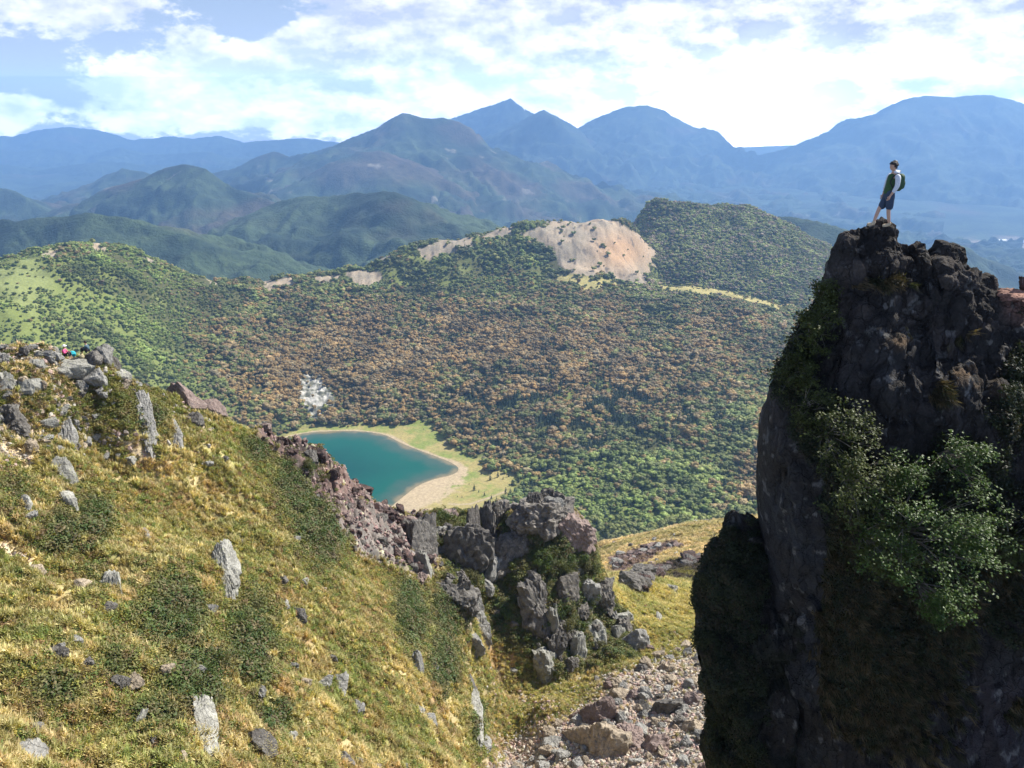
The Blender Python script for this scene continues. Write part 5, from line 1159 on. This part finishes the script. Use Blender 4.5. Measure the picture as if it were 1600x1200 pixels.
        if bi == 1: c = lerp3(c, np.broadcast_to((0.016, 0.020, 0.010), c.shape), .8 * sstep(-.3, .2, k2 + .15))
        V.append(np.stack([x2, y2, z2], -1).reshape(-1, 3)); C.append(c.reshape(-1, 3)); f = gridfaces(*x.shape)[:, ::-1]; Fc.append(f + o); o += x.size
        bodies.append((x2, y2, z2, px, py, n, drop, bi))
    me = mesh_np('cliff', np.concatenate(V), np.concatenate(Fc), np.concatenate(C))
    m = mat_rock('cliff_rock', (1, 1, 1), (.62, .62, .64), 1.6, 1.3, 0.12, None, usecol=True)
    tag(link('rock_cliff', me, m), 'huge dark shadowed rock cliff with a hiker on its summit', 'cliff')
    CR['b'] = bodies
build_crag()
_cp = [np.concatenate([b[k][:, :b[k].shape[1] // 2].ravel() for b in CR['b']]) for k in range(5)] 
_cn = np.concatenate([b[5][:, :b[5].shape[1] // 2].reshape(-1, 3) for b in CR['b']])
_cd = np.sqrt(_cp[0] ** 2 + _cp[1] ** 2 + _cp[2] ** 2)
def chit(px, py, r=3.0):
    d = (_cp[3] - px) ** 2 + (_cp[4] - py) ** 2
    m = np.nonzero(d < r * r)[0]
    i = m[np.argmin(_cd[m])] if len(m) else np.argmin(d)
    return np.array([_cp[0][i], _cp[1][i], _cp[2][i]])

M_bark = mat_plain('bark', (0.16, 0.14, 0.11), 0.9, 8, .3)
M_cl = [mat_leaf('cliff_leaves', (0.066, 0.108, 0.022), trans=.25, var=.38, rough=.5), mat_leaf('cliff_leaves_olive', (0.070, 0.086, 0.021), trans=.25, var=.38, rough=.55)]
def bush(px, py, rpx, out, label, seed, leaf=.075, mat=0, dens=1.0, squash=(1, .8, 1)):
    """a bush rooted on the cliff face: branches fan out towards the light and carry leaf sprays"""
    r = np.random.default_rng(seed); p = chit(px, py + rpx * .35); R_ = rpx * _cd.min() / F * 1.0; R_ = rpx * np.linalg.norm(p) / F
    root = empty('shrub', tuple(p)); tag(root, label, 'shrub')
    cen = np.array([0.05, -out, R_ * .45]); paths = []; tips = []
    for k in range(int(12 + R_ * 15)):
        d = r.normal(size=3); d /= np.linalg.norm(d); e = cen + d * R_ * np.array(squash) * r.uniform(.5, 1.0)
        if e[1] > .15: e[1] = -abs(e[1]) * .3
        mid = e * .5 + r.normal(size=3) * R_ * .10; paths.append(([np.zeros(3), mid * .6, mid + (e - mid) * .3, e], [.022, .016, .010, .004])); tips.append(e)
        for _ in range(2):
            e2 = e + r.normal(size=3) * R_ * .22; paths.append(([mid + (e - mid) * .3, e2], [.009, .003])); tips.append(e2)
    v, f = tube_mesh(paths, 4); link('branches', mesh_np('branches', v, f), M_bark, root)
    cs = []; ns = []
    for e in tips:
        m_ = int(r.integers(20, 44) * dens); dd = r.normal(size=(m_, 3)) * np.array([.13, .13, .08]) * (0.6 + R_ * .30); cs.append(e + dd)
        ns.append(np.tile([0.25, -.1, 1.0], (m_, 1)) + r.normal(size=(m_, 3)) * .55)
    cs = np.concatenate(cs); v, f = quads(cs, np.concatenate(ns), leaf * r.uniform(.7, 1.25, len(cs)), .72, .12, r)
    link('foliage', mesh_np('foliage', v, f, smooth=False), M_cl[mat], root)
def build_bushes():
    L = [(1232,572,30,.6,'leafy bush sticking out of the cliff edge against the forest',1,1.0),
         (1262,508,34,.5,'dark bush on the upper left shoulder of the cliff',1,1.0),
         (1284,455,22,.3,'small brown green bush high on the left edge of the cliff',1,.8),
         (1250,625,36,.9,'thin twiggy bush above the bare left flank of the cliff',1,.6),
         (1288,660,48,1.3,'sunlit spreading bush with pale bare twigs on the left of the face',1,.75),
         (1325,730,46,1.3,'olive bush left of the biggest bush on the cliff face',1,.9),
         (1405,800,82,1.7,'biggest bright green bush in the middle of the cliff face',0,1.25),
         (1470,795,40,1.6,'round green bush against the right side of the biggest bush',0,1.1),
         (1345,820,44,1.5,'olive green bush below the left of the biggest bush',1,.9),
         (1465,695,36,1.2,'open branched bush above the right of the biggest bush',0,.7),
         (1385,715,28,1.1,'small sparse sprig above the biggest bush',0,.7),
         (1432,905,26,1.5,'narrow leafy spray hanging below the biggest bush',0,1.0),
         (1575,830,40,.25,'shaded bush in the gloom at the right edge of the cliff face',1,.8)]
    for i, (px, py, r_, out, lab, mt, de) in enumerate(L): bush(px, py, r_, out, lab, 700 + i, .084, mt, de * 1.0)
build_bushes()
def build_cliff_growth():
    X, Y, Z, px, py = _cp; n = len(X)
    k = fbm(X / 1.2, Y / 1.2, Z / 1.2, 4, 221)
    reg = np.zeros(n)
    for a, b, sx, sy, am in [(1240,560,45,80,1),(1280,680,60,80,1),(1330,780,60,90,1),(1420,830,120,110,1),(1520,760,70,90,.9),(1570,640,50,80,.7),(1350,950,70,130,.8),(1440,980,90,110,.6),(1390,1100,70,120,.5),(1550,900,80,120,.6),(1150,940,60,130,1),(1150,1080,50,140,.9),(1110,900,40,60,1.1)]:
        reg = np.maximum(reg, am * np.exp(-((px - a) / sx) ** 2 - ((py - b) / sy) ** 2))
    bare = np.exp(-((px - 1420) / 90) ** 2 - ((py - 590) / 90) ** 2) + np.exp(-((px - 1245) / 42) ** 2 - ((py - 900) / 190) ** 2) + np.exp(-((px - 1215) / 26) ** 2 - ((py - 740) / 90) ** 2)
    w = np.clip(reg * 1.4 - .35 + k * .5 - bare * 1.2, 0, 1) * (px > 1070) * (px < 1640) * (py < 1240) * (py > 440)
    bw = np.maximum(_cd, 1)
    w = w * np.where((px < 1200) & (py > 820), .25 + 1.2 * (fbm(X / .7, Y / .7, Z / .7, 3, 233) > .05), 1); w = w / w.sum(); i = rng.choice(n, 15000, p=w)
    tint = np.array([(0.022, 0.032, 0.012), (0.032, 0.038, 0.014), (0.018, 0.028, 0.012), (0.040, 0.034, 0.018)])[rng.integers(0, 4, len(i))] * rng.uniform(.7, 1.3, (len(i), 1))
    nn = _cn[i]; m = len(i); s = .16 + .42 * rng.random(m) ** 1.5
    rot = np.zeros((m, 3)); rot[:, 0] = rng.uniform(.3, 1.0, m); rot[:, 1] = rng.uniform(-.4, .4, m); rot[:, 2] = rng.uniform(-.6, .6, m)
    gn_scatter('undergrowth', M_tint, np.stack([X[i], Y[i], Z[i]], 1), rng.integers(0, 4, m), np.stack([s, s, s], 1), rot, tint, [leafclump(660 + q, 60, .6, (.10, .2)) for q in range(4)])
    reg = np.zeros(n)
    for a, b, sx, sy, am in [(1320,850,30,70,1),(1350,960,60,120,1),(1400,1080,90,110,.9),(1470,960,80,90,.8),(1560,880,60,90,.6),(1300,1000,24,120,.9),(1470,615,14,14,1),(1592,1110,18,20,1.2),(1400,440,60,14,.4),(1520,500,60,30,.25)]:
        reg = np.maximum(reg, am * np.exp(-((px - a) / sx) ** 2 - ((py - b) / sy) ** 2))
    w = np.clip(reg * 1.5 - .4 + k * .4, 0, 1) * (px > 1070) * (px < 1640) * (py < 1240); w = w / w.sum(); i = rng.choice(n, 9000, p=w); m = len(i)
    tint = np.array([(0.10, 0.075, 0.04), (0.055, 0.052, 0.022), (0.045, 0.05, 0.022), (0.13, 0.10, 0.055)])[rng.integers(0, 4, m)] * rng.uniform(.6, 1.2, (m, 1))
    s = rng.uniform(.22, .5, m); rot = np.zeros((m, 3)); rot[:, 0] = rng.uniform(1.1, 2.2, m); rot[:, 1] = rng.uniform(-.3, .3, m); rot[:, 2] = rng.uniform(-.6, .6, m)
    gn_scatter('hanging_grass', M_tint, np.stack([X[i], Y[i], Z[i]], 1), rng.integers(0, 4, m), np.stack([s, s, s], 1), rot, tint, [tuft_mesh(680 + q, 20, .3, .03, .4) for q in range(4)])
build_cliff_growth()
def build_ledge_rocks():
    x, y, z = chit(1578, 462)
    o = link('rock', rock_mesh(990, 5, 10, .1, mat_rock('red_rock', (0.42, 0.23, 0.17), (0.28, 0.16, 0.12), 2.0, .9, .06)), None); o.scale = (1.1, .9, .34); o.location = (x + .15, y - .1, z + .05)
    tag(o, 'flat reddish rock slab catching the sun on the right shoulder of the cliff', 'rock')
    o = link('rock', rock_mesh(991, 5, 10, .1, M_scoria), None); o.scale = (.55, .5, .38); o.location = (x + .42, y + .1, z + .34); o.rotation_euler = (0, .3, .4)
    tag(o, 'brown angular rock resting on the reddish slab at the right edge', 'rock')
build_ledge_rocks()
#@@PEOPLE
# ------------------------------------------------------------------ people
def skin(name, nodes, edges, mat, parent=None, sub=2, root=0):
    """nodes: (x,y,z,r[,r2]); one continuous skinned surface"""
    me = bpy.data.meshes.new(name); me.from_pydata([n[:3] for n in nodes], edges, []); me.materials.append(mat)
    o = bpy.data.objects.new(name, me); COL.objects.link(o)
    if parent: o.parent = parent
    md = o.modifiers.new('skin', 'SKIN'); md.use_smooth_shade = True
    if not me.skin_vertices: bpy.context.view_layer.update()
    sv = me.skin_vertices[0].data if me.skin_vertices else None
    if sv is None:
        bm = bmesh.new(); bm.from_mesh(me); bm.verts.layers.skin.verify(); bm.to_mesh(me); bm.free(); sv = me.skin_vertices[0].data
    for i, n in enumerate(nodes): sv[i].radius = (n[3], n[4] if len(n) > 4 else n[3]); sv[i].use_root = (i == root)
    s = o.modifiers.new('sub', 'SUBSURF'); s.levels = sub; s.render_levels = sub
    return o
def bake(o):
    """turn the skinned surface into a plain mesh"""
    dg = bpy.context.evaluated_depsgraph_get(); ev = o.evaluated_get(dg); me = bpy.data.meshes.new_from_object(ev)
    o.modifiers.clear(); o.data = me
    return o
M_skin = mat_plain('skin', (0.50, 0.30, 0.20), .6, 30, .05, .05); M_hair = mat_plain('hair', (0.010, 0.007, 0.006), .6, 60, .3)
M_green = mat_plain('green_vest', (0.035, 0.085, 0.022), .8, 25, .15); M_shirt = mat_plain('pale_shirt', (0.60, 0.63, 0.66), .85, 25, .08)
M_shorts = mat_plain('navy_shorts', (0.030, 0.050, 0.085), .85, 25, .15); M_shoe = mat_plain('beige_shoe', (0.48, 0.38, 0.24), .8, 25, .2)
M_pack = mat_plain('green_pack', (0.03, 0.075, 0.03), .75, 25, .2); M_strap = mat_plain('black_strap', (0.015, 0.015, 0.015), .8); M_sole = mat_plain('sole', (0.06, 0.05, 0.04), .9)
def blob(name, mat, parent, loc, scl, seed=0, rough=.04, k=4, rot=(0, 0, 0), cut=None):
    v, f = _ico(k); v = v * (1 + rough * fbm(v[:, 0] * 2 + seed, v[:, 1] * 2, v[:, 2] * 2, 3))[:, None]
    if cut: v = cut(v)
    o = link(name, mesh_np(name, v, f), mat, parent); o.location = loc; o.scale = scl; o.rotation_euler = rot
    return o
def fingers(nodes, edges, wrist, d, side, s=1.0):
    """palm, five bent fingers and a thumb leaving the side of the palm; d = hand direction, side = thumb side"""
    wv = Vector(nodes[wrist][:3]); d = Vector(d).normalized(); side = Vector(side); side = (side - d * side.dot(d)).normalized(); nrm = d.cross(side)
    palm = len(nodes); q = wv + d * .05 * s; nodes.append((*q, .032 * s, .016 * s)); edges.append((wrist, palm))
    for k, (ln, o) in enumerate(((.070, .030), (.080, .011), (.075, -.010), (.060, -.029))):
        b = q + d * .035 * s + side * o * s; m = b + (d * .55 + nrm * .18) * ln * s; e = m + (d * .30 + nrm * .38) * ln * s
        i = len(nodes); nodes += [(*b, .010 * s), (*m, .009 * s), (*e, .0075 * s)]; edges += [(palm, i), (i, i + 1), (i + 1, i + 2)]
    b = q + side * .038 * s - d * .012 * s; m = b + (side * .5 + d * .7) * .032 * s; e = m + (side * .1 + d * .9) * .028 * s
    i = len(nodes); nodes += [(*b, .012 * s), (*m, .011 * s), (*e, .009 * s)]; edges += [(palm, i), (i, i + 1), (i + 1, i + 2)]
def build_hiker():
    # local frame: +x right in the picture, -y towards the camera, feet near z = 0; faces left and slightly away
    fl, fr = chit(1363, 349, 4), chit(1386, 352, 4); base = (fl + fr) / 2; root = empty('person', tuple(base)); 
    tag(root, 'hiker in green vest, pale hoodie and dark shorts standing on the cliff top', 'person')
    tl, tr = fl - base, fr - base
    lf = Vector((-.21, tl[1] * .6, tl[2] + .01)); rf = Vector((.19, tr[1] * .6, tr[2] + .01))
    hip = Vector((.10, 0, .90)); 
    N = [(hip.x, hip.y, hip.z, .10, .10), (.12, .0, 1.06, .095, .085), (.15, 0, 1.22, .11, .085), (.18, 0, 1.36, .11, .08), (.17, 0, 1.47, .055, .055), (.145, 0, 1.53, .052, .052)]
    E = [(0, 1), (1, 2), (2, 3), (3, 4), (4, 5)]
    def leg(f, s):
        i = len(N); h = hip + Vector((.02, s * .09, -.06)); k = h.lerp(f, .50) + Vector((-.03, s * .02, .03))
        N.extend([(h.x, h.y, h.z, .095), (k.x, k.y, k.z, .058), (k.x * .4 + f.x * .6 + .01, k.y * .4 + f.y * .6, k.z * .4 + f.z * .6 + .05, .050), (f.x + .03, f.y, f.z + .09, .036), (f.x + .03, f.y, f.z + .035, .038), (f.x - .15, f.y, f.z + .02, .03, .025)])
        E.extend([(0, i), (i, i + 1), (i + 1, i + 2), (i + 2, i + 3), (i + 3, i + 4), (i + 4, i + 5)])
    leg(lf, 1); leg(rf, -1)
    # near arm hangs down with the hand in front of the thigh
    i = len(N); N.extend([(.22, -.17, 1.36, .062), (.20, -.22, 1.10, .047), (.10, -.19, .90, .033), (.075, -.185, .86, .028, .02)]); E.extend([(3, i), (i, i + 1), (i + 1, i + 2), (i + 2, i + 3)])
    fingers(N, E, i + 3, (-.35, .05, -1), (-1, -.2, .2))
    j = len(N); N.extend([(.14, .17, 1.36, .062), (.10, .22, 1.11, .047), (.05, .20, .90, .033), (.035, .195, .86, .028, .02)]); E.extend([(3, j), (j, j + 1), (j + 1, j + 2), (j + 2, j + 3)])
    fingers(N, E, j + 3, (-.25, -.05, -1), (-1, .2, .2))
    body = bake(skin('body', N, E, M_skin, root))
    # head with face, turned to the left of the picture
    def headcut(v):
        v = v.copy(); f = v[:, 0] < -.2
        v[:, 0] -= .10 * np.exp(-((v[:, 2] + .12) / .13) ** 2 - (v[:, 1] / .14) ** 2) * f * 1.6                   # nose
        for s in (-1, 1): v[:, 0] += .07 * np.exp(-((v[:, 2] - .10) / .10) ** 2 - ((v[:, 1] - s * .35) / .16) ** 2) * f   # eye sockets
        v[:, 0] -= .04 * np.exp(-((v[:, 2] + .45) / .07) ** 2 - (v[:, 1] / .28) ** 2) * f                            # lips
        v[:, 0] -= .08 * np.exp(-((v[:, 2] + .78) / .12) ** 2 - (v[:, 1] / .3) ** 2) * f                             # chin
        v[:, 1] *= np.where(v[:, 2] < -.2, 1 - .25 * (-.2 - v[:, 2]), 1); return v
    h = (.125, 0, 1.625)
    blob('head', M_skin, root, h, (.098, .078, .122), 1, .01, 5, (0, -.1, .25), headcut)
    for s in (-1, 1): blob('ear', M_skin, root, (h[0] + .015, h[1] + s * .077, h[2] - .01), (.018, .010, .030), 2, .02, 2)
    for s in (-1, 1): blob('eye', M_strap, root, (h[0] - .086, h[1] + s * .032 - .015, h[2] + .012), (.008, .011, .007), 3, 0, 2)
    def hc(v): v = v.copy(); m = (v[:, 0] < -.35) & (v[:, 2] < .25); v[m, 0] = -.35; v[:, 2] = np.maximum(v[:, 2], -.75 + .4 * (v[:, 0] < 0)); return v
    blob('hair', M_hair, root, (h[0] + .012, h[1], h[2] + .028), (.122, .104, .125), 4, .22, 4, (0, -.1, .25), hc)
    # clothes
    S = [(.10, 0, .86, .155, .145), (.10, 0, .96, .155, .14), (.12, 0, 1.08, .15, .125), (.15, 0, 1.22, .168, .125), (.18, 0, 1.38, .172, .13), (.17, 0, 1.45, .10, .10)]
    bake(skin('vest', S, [(0, 1), (1, 2), (2, 3), (3, 4), (4, 5)], M_green, root))
    for s, a in ((-1, [(.20, -.10, 1.40, .085), (.225, -.175, 1.35, .082), (.21, -.225, 1.11, .066), (.12, -.195, .93, .050)]), (1, [(.16, .10, 1.40, .085), (.14, .175, 1.35, .082), (.10, .225, 1.12, .066), (.055, .205, .92, .050)])):
        bake(skin('sleeve', a, [(0, 1), (1, 2), (2, 3)], M_shirt, root))
    bake(skin('hood', [(.235, -.03, 1.50, .075), (.27, .02, 1.46, .08), (.20, .07, 1.46, .06), (.16, -.08, 1.45, .05)], [(0, 1), (1, 2), (0, 3)], M_shirt, root))
    Sh = [(hip.x, hip.y, .93, .15, .14), (.115, 0, 1.04, .13, .12)]; Se = [(0, 1)]
    for f, s in ((lf, 1), (rf, -1)):
        hh = hip + Vector((.02, s * .085, -.08)); k = hh.lerp(f, .46) + Vector((-.01, s * .02, 0)); i = len(Sh)
        Sh += [(hh.x, hh.y, hh.z, .125), ((hh.x + k.x) / 2, (hh.y + k.y) / 2, (hh.z + k.z) / 2, .112), (k.x, k.y, k.z, .108)]; Se += [(0, i), (i, i + 1), (i + 1, i + 2)]
    bake(skin('shorts', Sh, Se, M_shorts, root))
    for f in (lf, rf):
        bt = bake(skin('boot', [(f.x + .035, f.y, f.z + .14, .056), (f.x + .035, f.y, f.z + .05, .056, .06), (f.x - .06, f.y, f.z + .035, .05, .045), (f.x - .17, f.y - .02, f.z + .03, .044, .032)], [(0, 1), (1, 2), (2, 3)], M_shoe, root))
    # backpack, a thing of its own
    bp = empty('backpack', tuple(base + np.array([.33, -.02, 1.20]))); tag(bp, 'dark green daypack on the back of the hiker on the cliff', 'backpack')
    def pc(v): v = v.copy(); v = np.sign(v) * np.abs(v) ** .75; return v
    blob('bag', M_pack, bp, (.02, 0, 0), (.10, .15, .235), 7, .05, 4, (0, .12, 0), pc); blob('pocket', M_pack, bp, (.10, 0, -.06), (.05, .11, .12), 8, .05, 4, (0, .12, 0), pc)
    for s in (-1, 1): bake(skin('strap', [(-.02, s * .08, .20, .014, .022), (-.10, s * .10, .24, .012, .022), (-.22, s * .11, .17, .012, .022), (-.29, s * .11, .02, .012, .022), (-.22, s * .15, -.12, .01, .018), (-.05, s * .14, -.16, .01, .018)], [(k, k + 1) for k in range(5)], M_strap, bp, 1))
build_hiker()
M_pinkj = mat_plain('pink_jacket', (0.75, 0.10, 0.28), .8, 12, .1); M_white = mat_plain('white_hat', (0.8, 0.8, 0.78), .8, 12, .05); M_cyan = mat_plain('cyan_pack', (0.02, 0.42, 0.50), .75, 12, .15)
M_teal = mat_plain('teal_jacket', (0.05, 0.10, 0.13), .8, 12, .15); M_black = mat_plain('black_trousers', (0.02, 0.02, 0.025), .85, 12, .2); M_khaki = mat_plain('khaki_bag', (0.40, 0.34, 0.20), .85, 12, .15)
def sitter(px, py, face, top, legs, hat, label, sc=1.0):
    """seated figure: buttocks at the root, face = +1 looks right, -1 looks left"""
    x, y, z = hit(px, py); root = empty('person', (x, y - .5, z + .48)); root.scale = (face * sc, sc, sc); tag(root, label, 'person')
    N = [(0, 0, .10, .14, .15), (.01, 0, .28, .13, .12), (.05, 0, .46, .15, .11), (.08, 0, .55, .06), (.10, 0, .62, .05)]; E = [(0, 1), (1, 2), (2, 3), (3, 4)]
    for s in (-1, 1):
        i = len(N); N += [(.06, s * .10, .10, .085), (.42, s * .12, .30, .058), (.46, s * .12, -.06, .042), (.48, s * .12, -.14, .036), (.60, s * .12, -.16, .03)]; E += [(0, i), (i, i + 1), (i + 1, i + 2), (i + 2, i + 3), (i + 3, i + 4)]
        j = len(N); N += [(.07, s * .17, .45, .055), (.16, s * .20, .24, .043), (.34, s * .13, .30, .030)]; E += [(2, j), (j, j + 1), (j + 1, j + 2)]; fingers(N, E, j + 2, (1, -s * .2, -.1), (0, -s, .3))
    bake(skin('body', N, E, M_skin, root, 2))
    T = [(0, 0, .13, .16, .165), (.01, 0, .28, .15, .14), (.05, 0, .45, .165, .125), (.08, 0, .53, .08)]; TE = [(0, 1), (1, 2), (2, 3)]
    for s in (-1, 1): j = len(T); T += [(.07, s * .17, .45, .07), (.16, s * .205, .25, .058), (.30, s * .14, .29, .045)]; TE += [(2, j), (j, j + 1), (j + 1, j + 2)]
    bake(skin('jacket', T, TE, top, root, 2))
    G = [(0, 0, .09, .155, .16)]; GE = []
    for s in (-1, 1): j = len(G); G += [(.08, s * .10, .11, .10), (.42, s * .12, .30, .072), (.46, s * .12, -.04, .055)]; GE += [(0, j), (j, j + 1), (j + 1, j + 2)]
    bake(skin('trousers', G, GE, legs, root, 2))
    def hcut(v): v = v.copy(); v[:, 0] += .14 * np.exp(-((v[:, 2] + .1) / .13) ** 2 - (v[:, 1] / .14) ** 2) * (v[:, 0] > .2); return v
    blob('head', M_skin, root, (.12, 0, .72), (.095, .078, .118), 1, .01, 4, (0, 0, 0), hcut)
    blob('hair', M_hair, root, (.105, 0, .742), (.105, .09, .112), 2, .12, 4, (0, 0, 0), lambda v: np.c_[np.minimum(v[:, 0], .45), v[:, 1], np.maximum(v[:, 2], -.7)])
    if hat:
        blob('hat', M_white, root, (.11, 0, .80), (.12, .11, .09), 3, .03, 3, (0, 0, 0), lambda v: np.c_[v[:, :2], np.maximum(v[:, 2], -.1)])
        blob('hat_brim', M_white, root, (.13, 0, .785), (.185, .165, .012), 4, .02, 3)
    return root
def build_sitters():
    a = sitter(108, 552, 1, M_pinkj, M_black, True, 'person in bright pink jacket and white hat sitting on the ridge rocks', 1.0)
    b = sitter(145, 553, -1, M_teal, M_black, False, 'dark haired person in dark teal jacket sitting on the ridge facing left', 1.05)
    for px, py, m, sc, lab in ((120, 556, M_cyan, 1.0, 'turquoise backpack lying between the two seated hikers'), (137, 561, M_khaki, .7, 'small khaki bag at the feet of the hiker in teal')):
        x, y, z = hit(px, py); r = empty('backpack', (x, y - .8, z + .52 * sc), .5); r.scale = (sc, sc, sc); tag(r, lab, 'backpack')
        blob('bag', m, r, (0, 0, 0), (.27, .17, .25), 5, .1, 4, (0, .35, 0)); blob('pocket', m, r, (.02, -.15, -.03), (.16, .07, .13), 6, .06, 3, (0, .35, 0))
        bake(skin('strap', [(-.18, .10, .18, .02), (-.08, .17, .24, .02), (.06, .15, .16, .02)], [(0, 1), (1, 2)], M_strap, r, 1))
build_sitters()
# ------------------------------------------------------------------ haze: one closed box of even air
def build_haze():
    me = bpy.data.meshes.new('haze'); bm = bmesh.new()
    bmesh.ops.create_cube(bm, size=1.0); bm.to_mesh(me); bm.free()
    o = bpy.data.objects.new('haze', me); COL.objects.link(o)
    zt, zb = 240.0, -1700.0; x = 20000.0; y0, y1 = -600.0, 18800.0
    o.location = (0, (y0 + y1) / 2, (zt + zb) / 2); o.scale = (2 * x, y1 - y0, zt - zb)
    m = bpy.data.materials.new('air'); m.use_nodes = True; w = NT(m.node_tree)
    v = w.n('ShaderNodeVolumePrincipled', ins={'Color': (0.28, 0.51, 0.90, 1), 'Density': HAZE})
    v.inputs['Anisotropy'].default_value = 0.15
    out = w.n('ShaderNodeOutputMaterial'); w.t.links.new(v.outputs[0], out.inputs['Volume'])
    me.materials.append(m); tag(o, kind='stuff')
HAZE = 0.9e-4
build_haze()

# ------------------------------------------------------------------ clouds above the frame; their shadows cross the mountains
def build_clouds():
    m = bpy.data.materials.new('cloud_white'); m.use_nodes = True; w = NT(m.node_tree)
    p = w.n('ShaderNodeBsdfPrincipled', ins={'Base Color': (.85, .85, .87, 1), 'Roughness': 1.0}); o_ = w.n('ShaderNodeOutputMaterial'); w.t.links.new(p.outputs[0], o_.inputs[0])
    k = math.cos(SUN_EL) / math.sin(SUN_EL)
    for i, (px, py, Y, z, rx, ry) in enumerate([(640, 215, 9800, 2300, 1500, 700), (800, 250, 10800, 2500, 1300, 600), (500, 235, 9000, 2300, 700, 400), (330, 285, 6200, 1900, 380, 260), (650, 330, 4700, 1700, 420, 200), (830, 300, 7500, 2200, 900, 350), (1250, 250, 12500, 2600, 1200, 500)]):
        g = Vector(P(px, py, Y)); h = z - g.z
        v, f = ICO5 if False else ICO4; d = 1 + .35 * fbm(v[:, 0] * 1.5 + i * 7, v[:, 1] * 1.5, v[:, 2] * 1.5, 5); v = v * d[:, None]; v[:, 2] = np.where(v[:, 2] < -.2, -.2 + (v[:, 2] + .2) * .15, v[:, 2])
        o = link('cloud', mesh_np('cloud', v, f), m); o.scale = (rx, ry, 220)
        o.location = (g.x + math.sin(SUN_AZ) * k * h, g.y + math.cos(SUN_AZ) * k * h, z); tag(o, kind='stuff')
build_clouds()
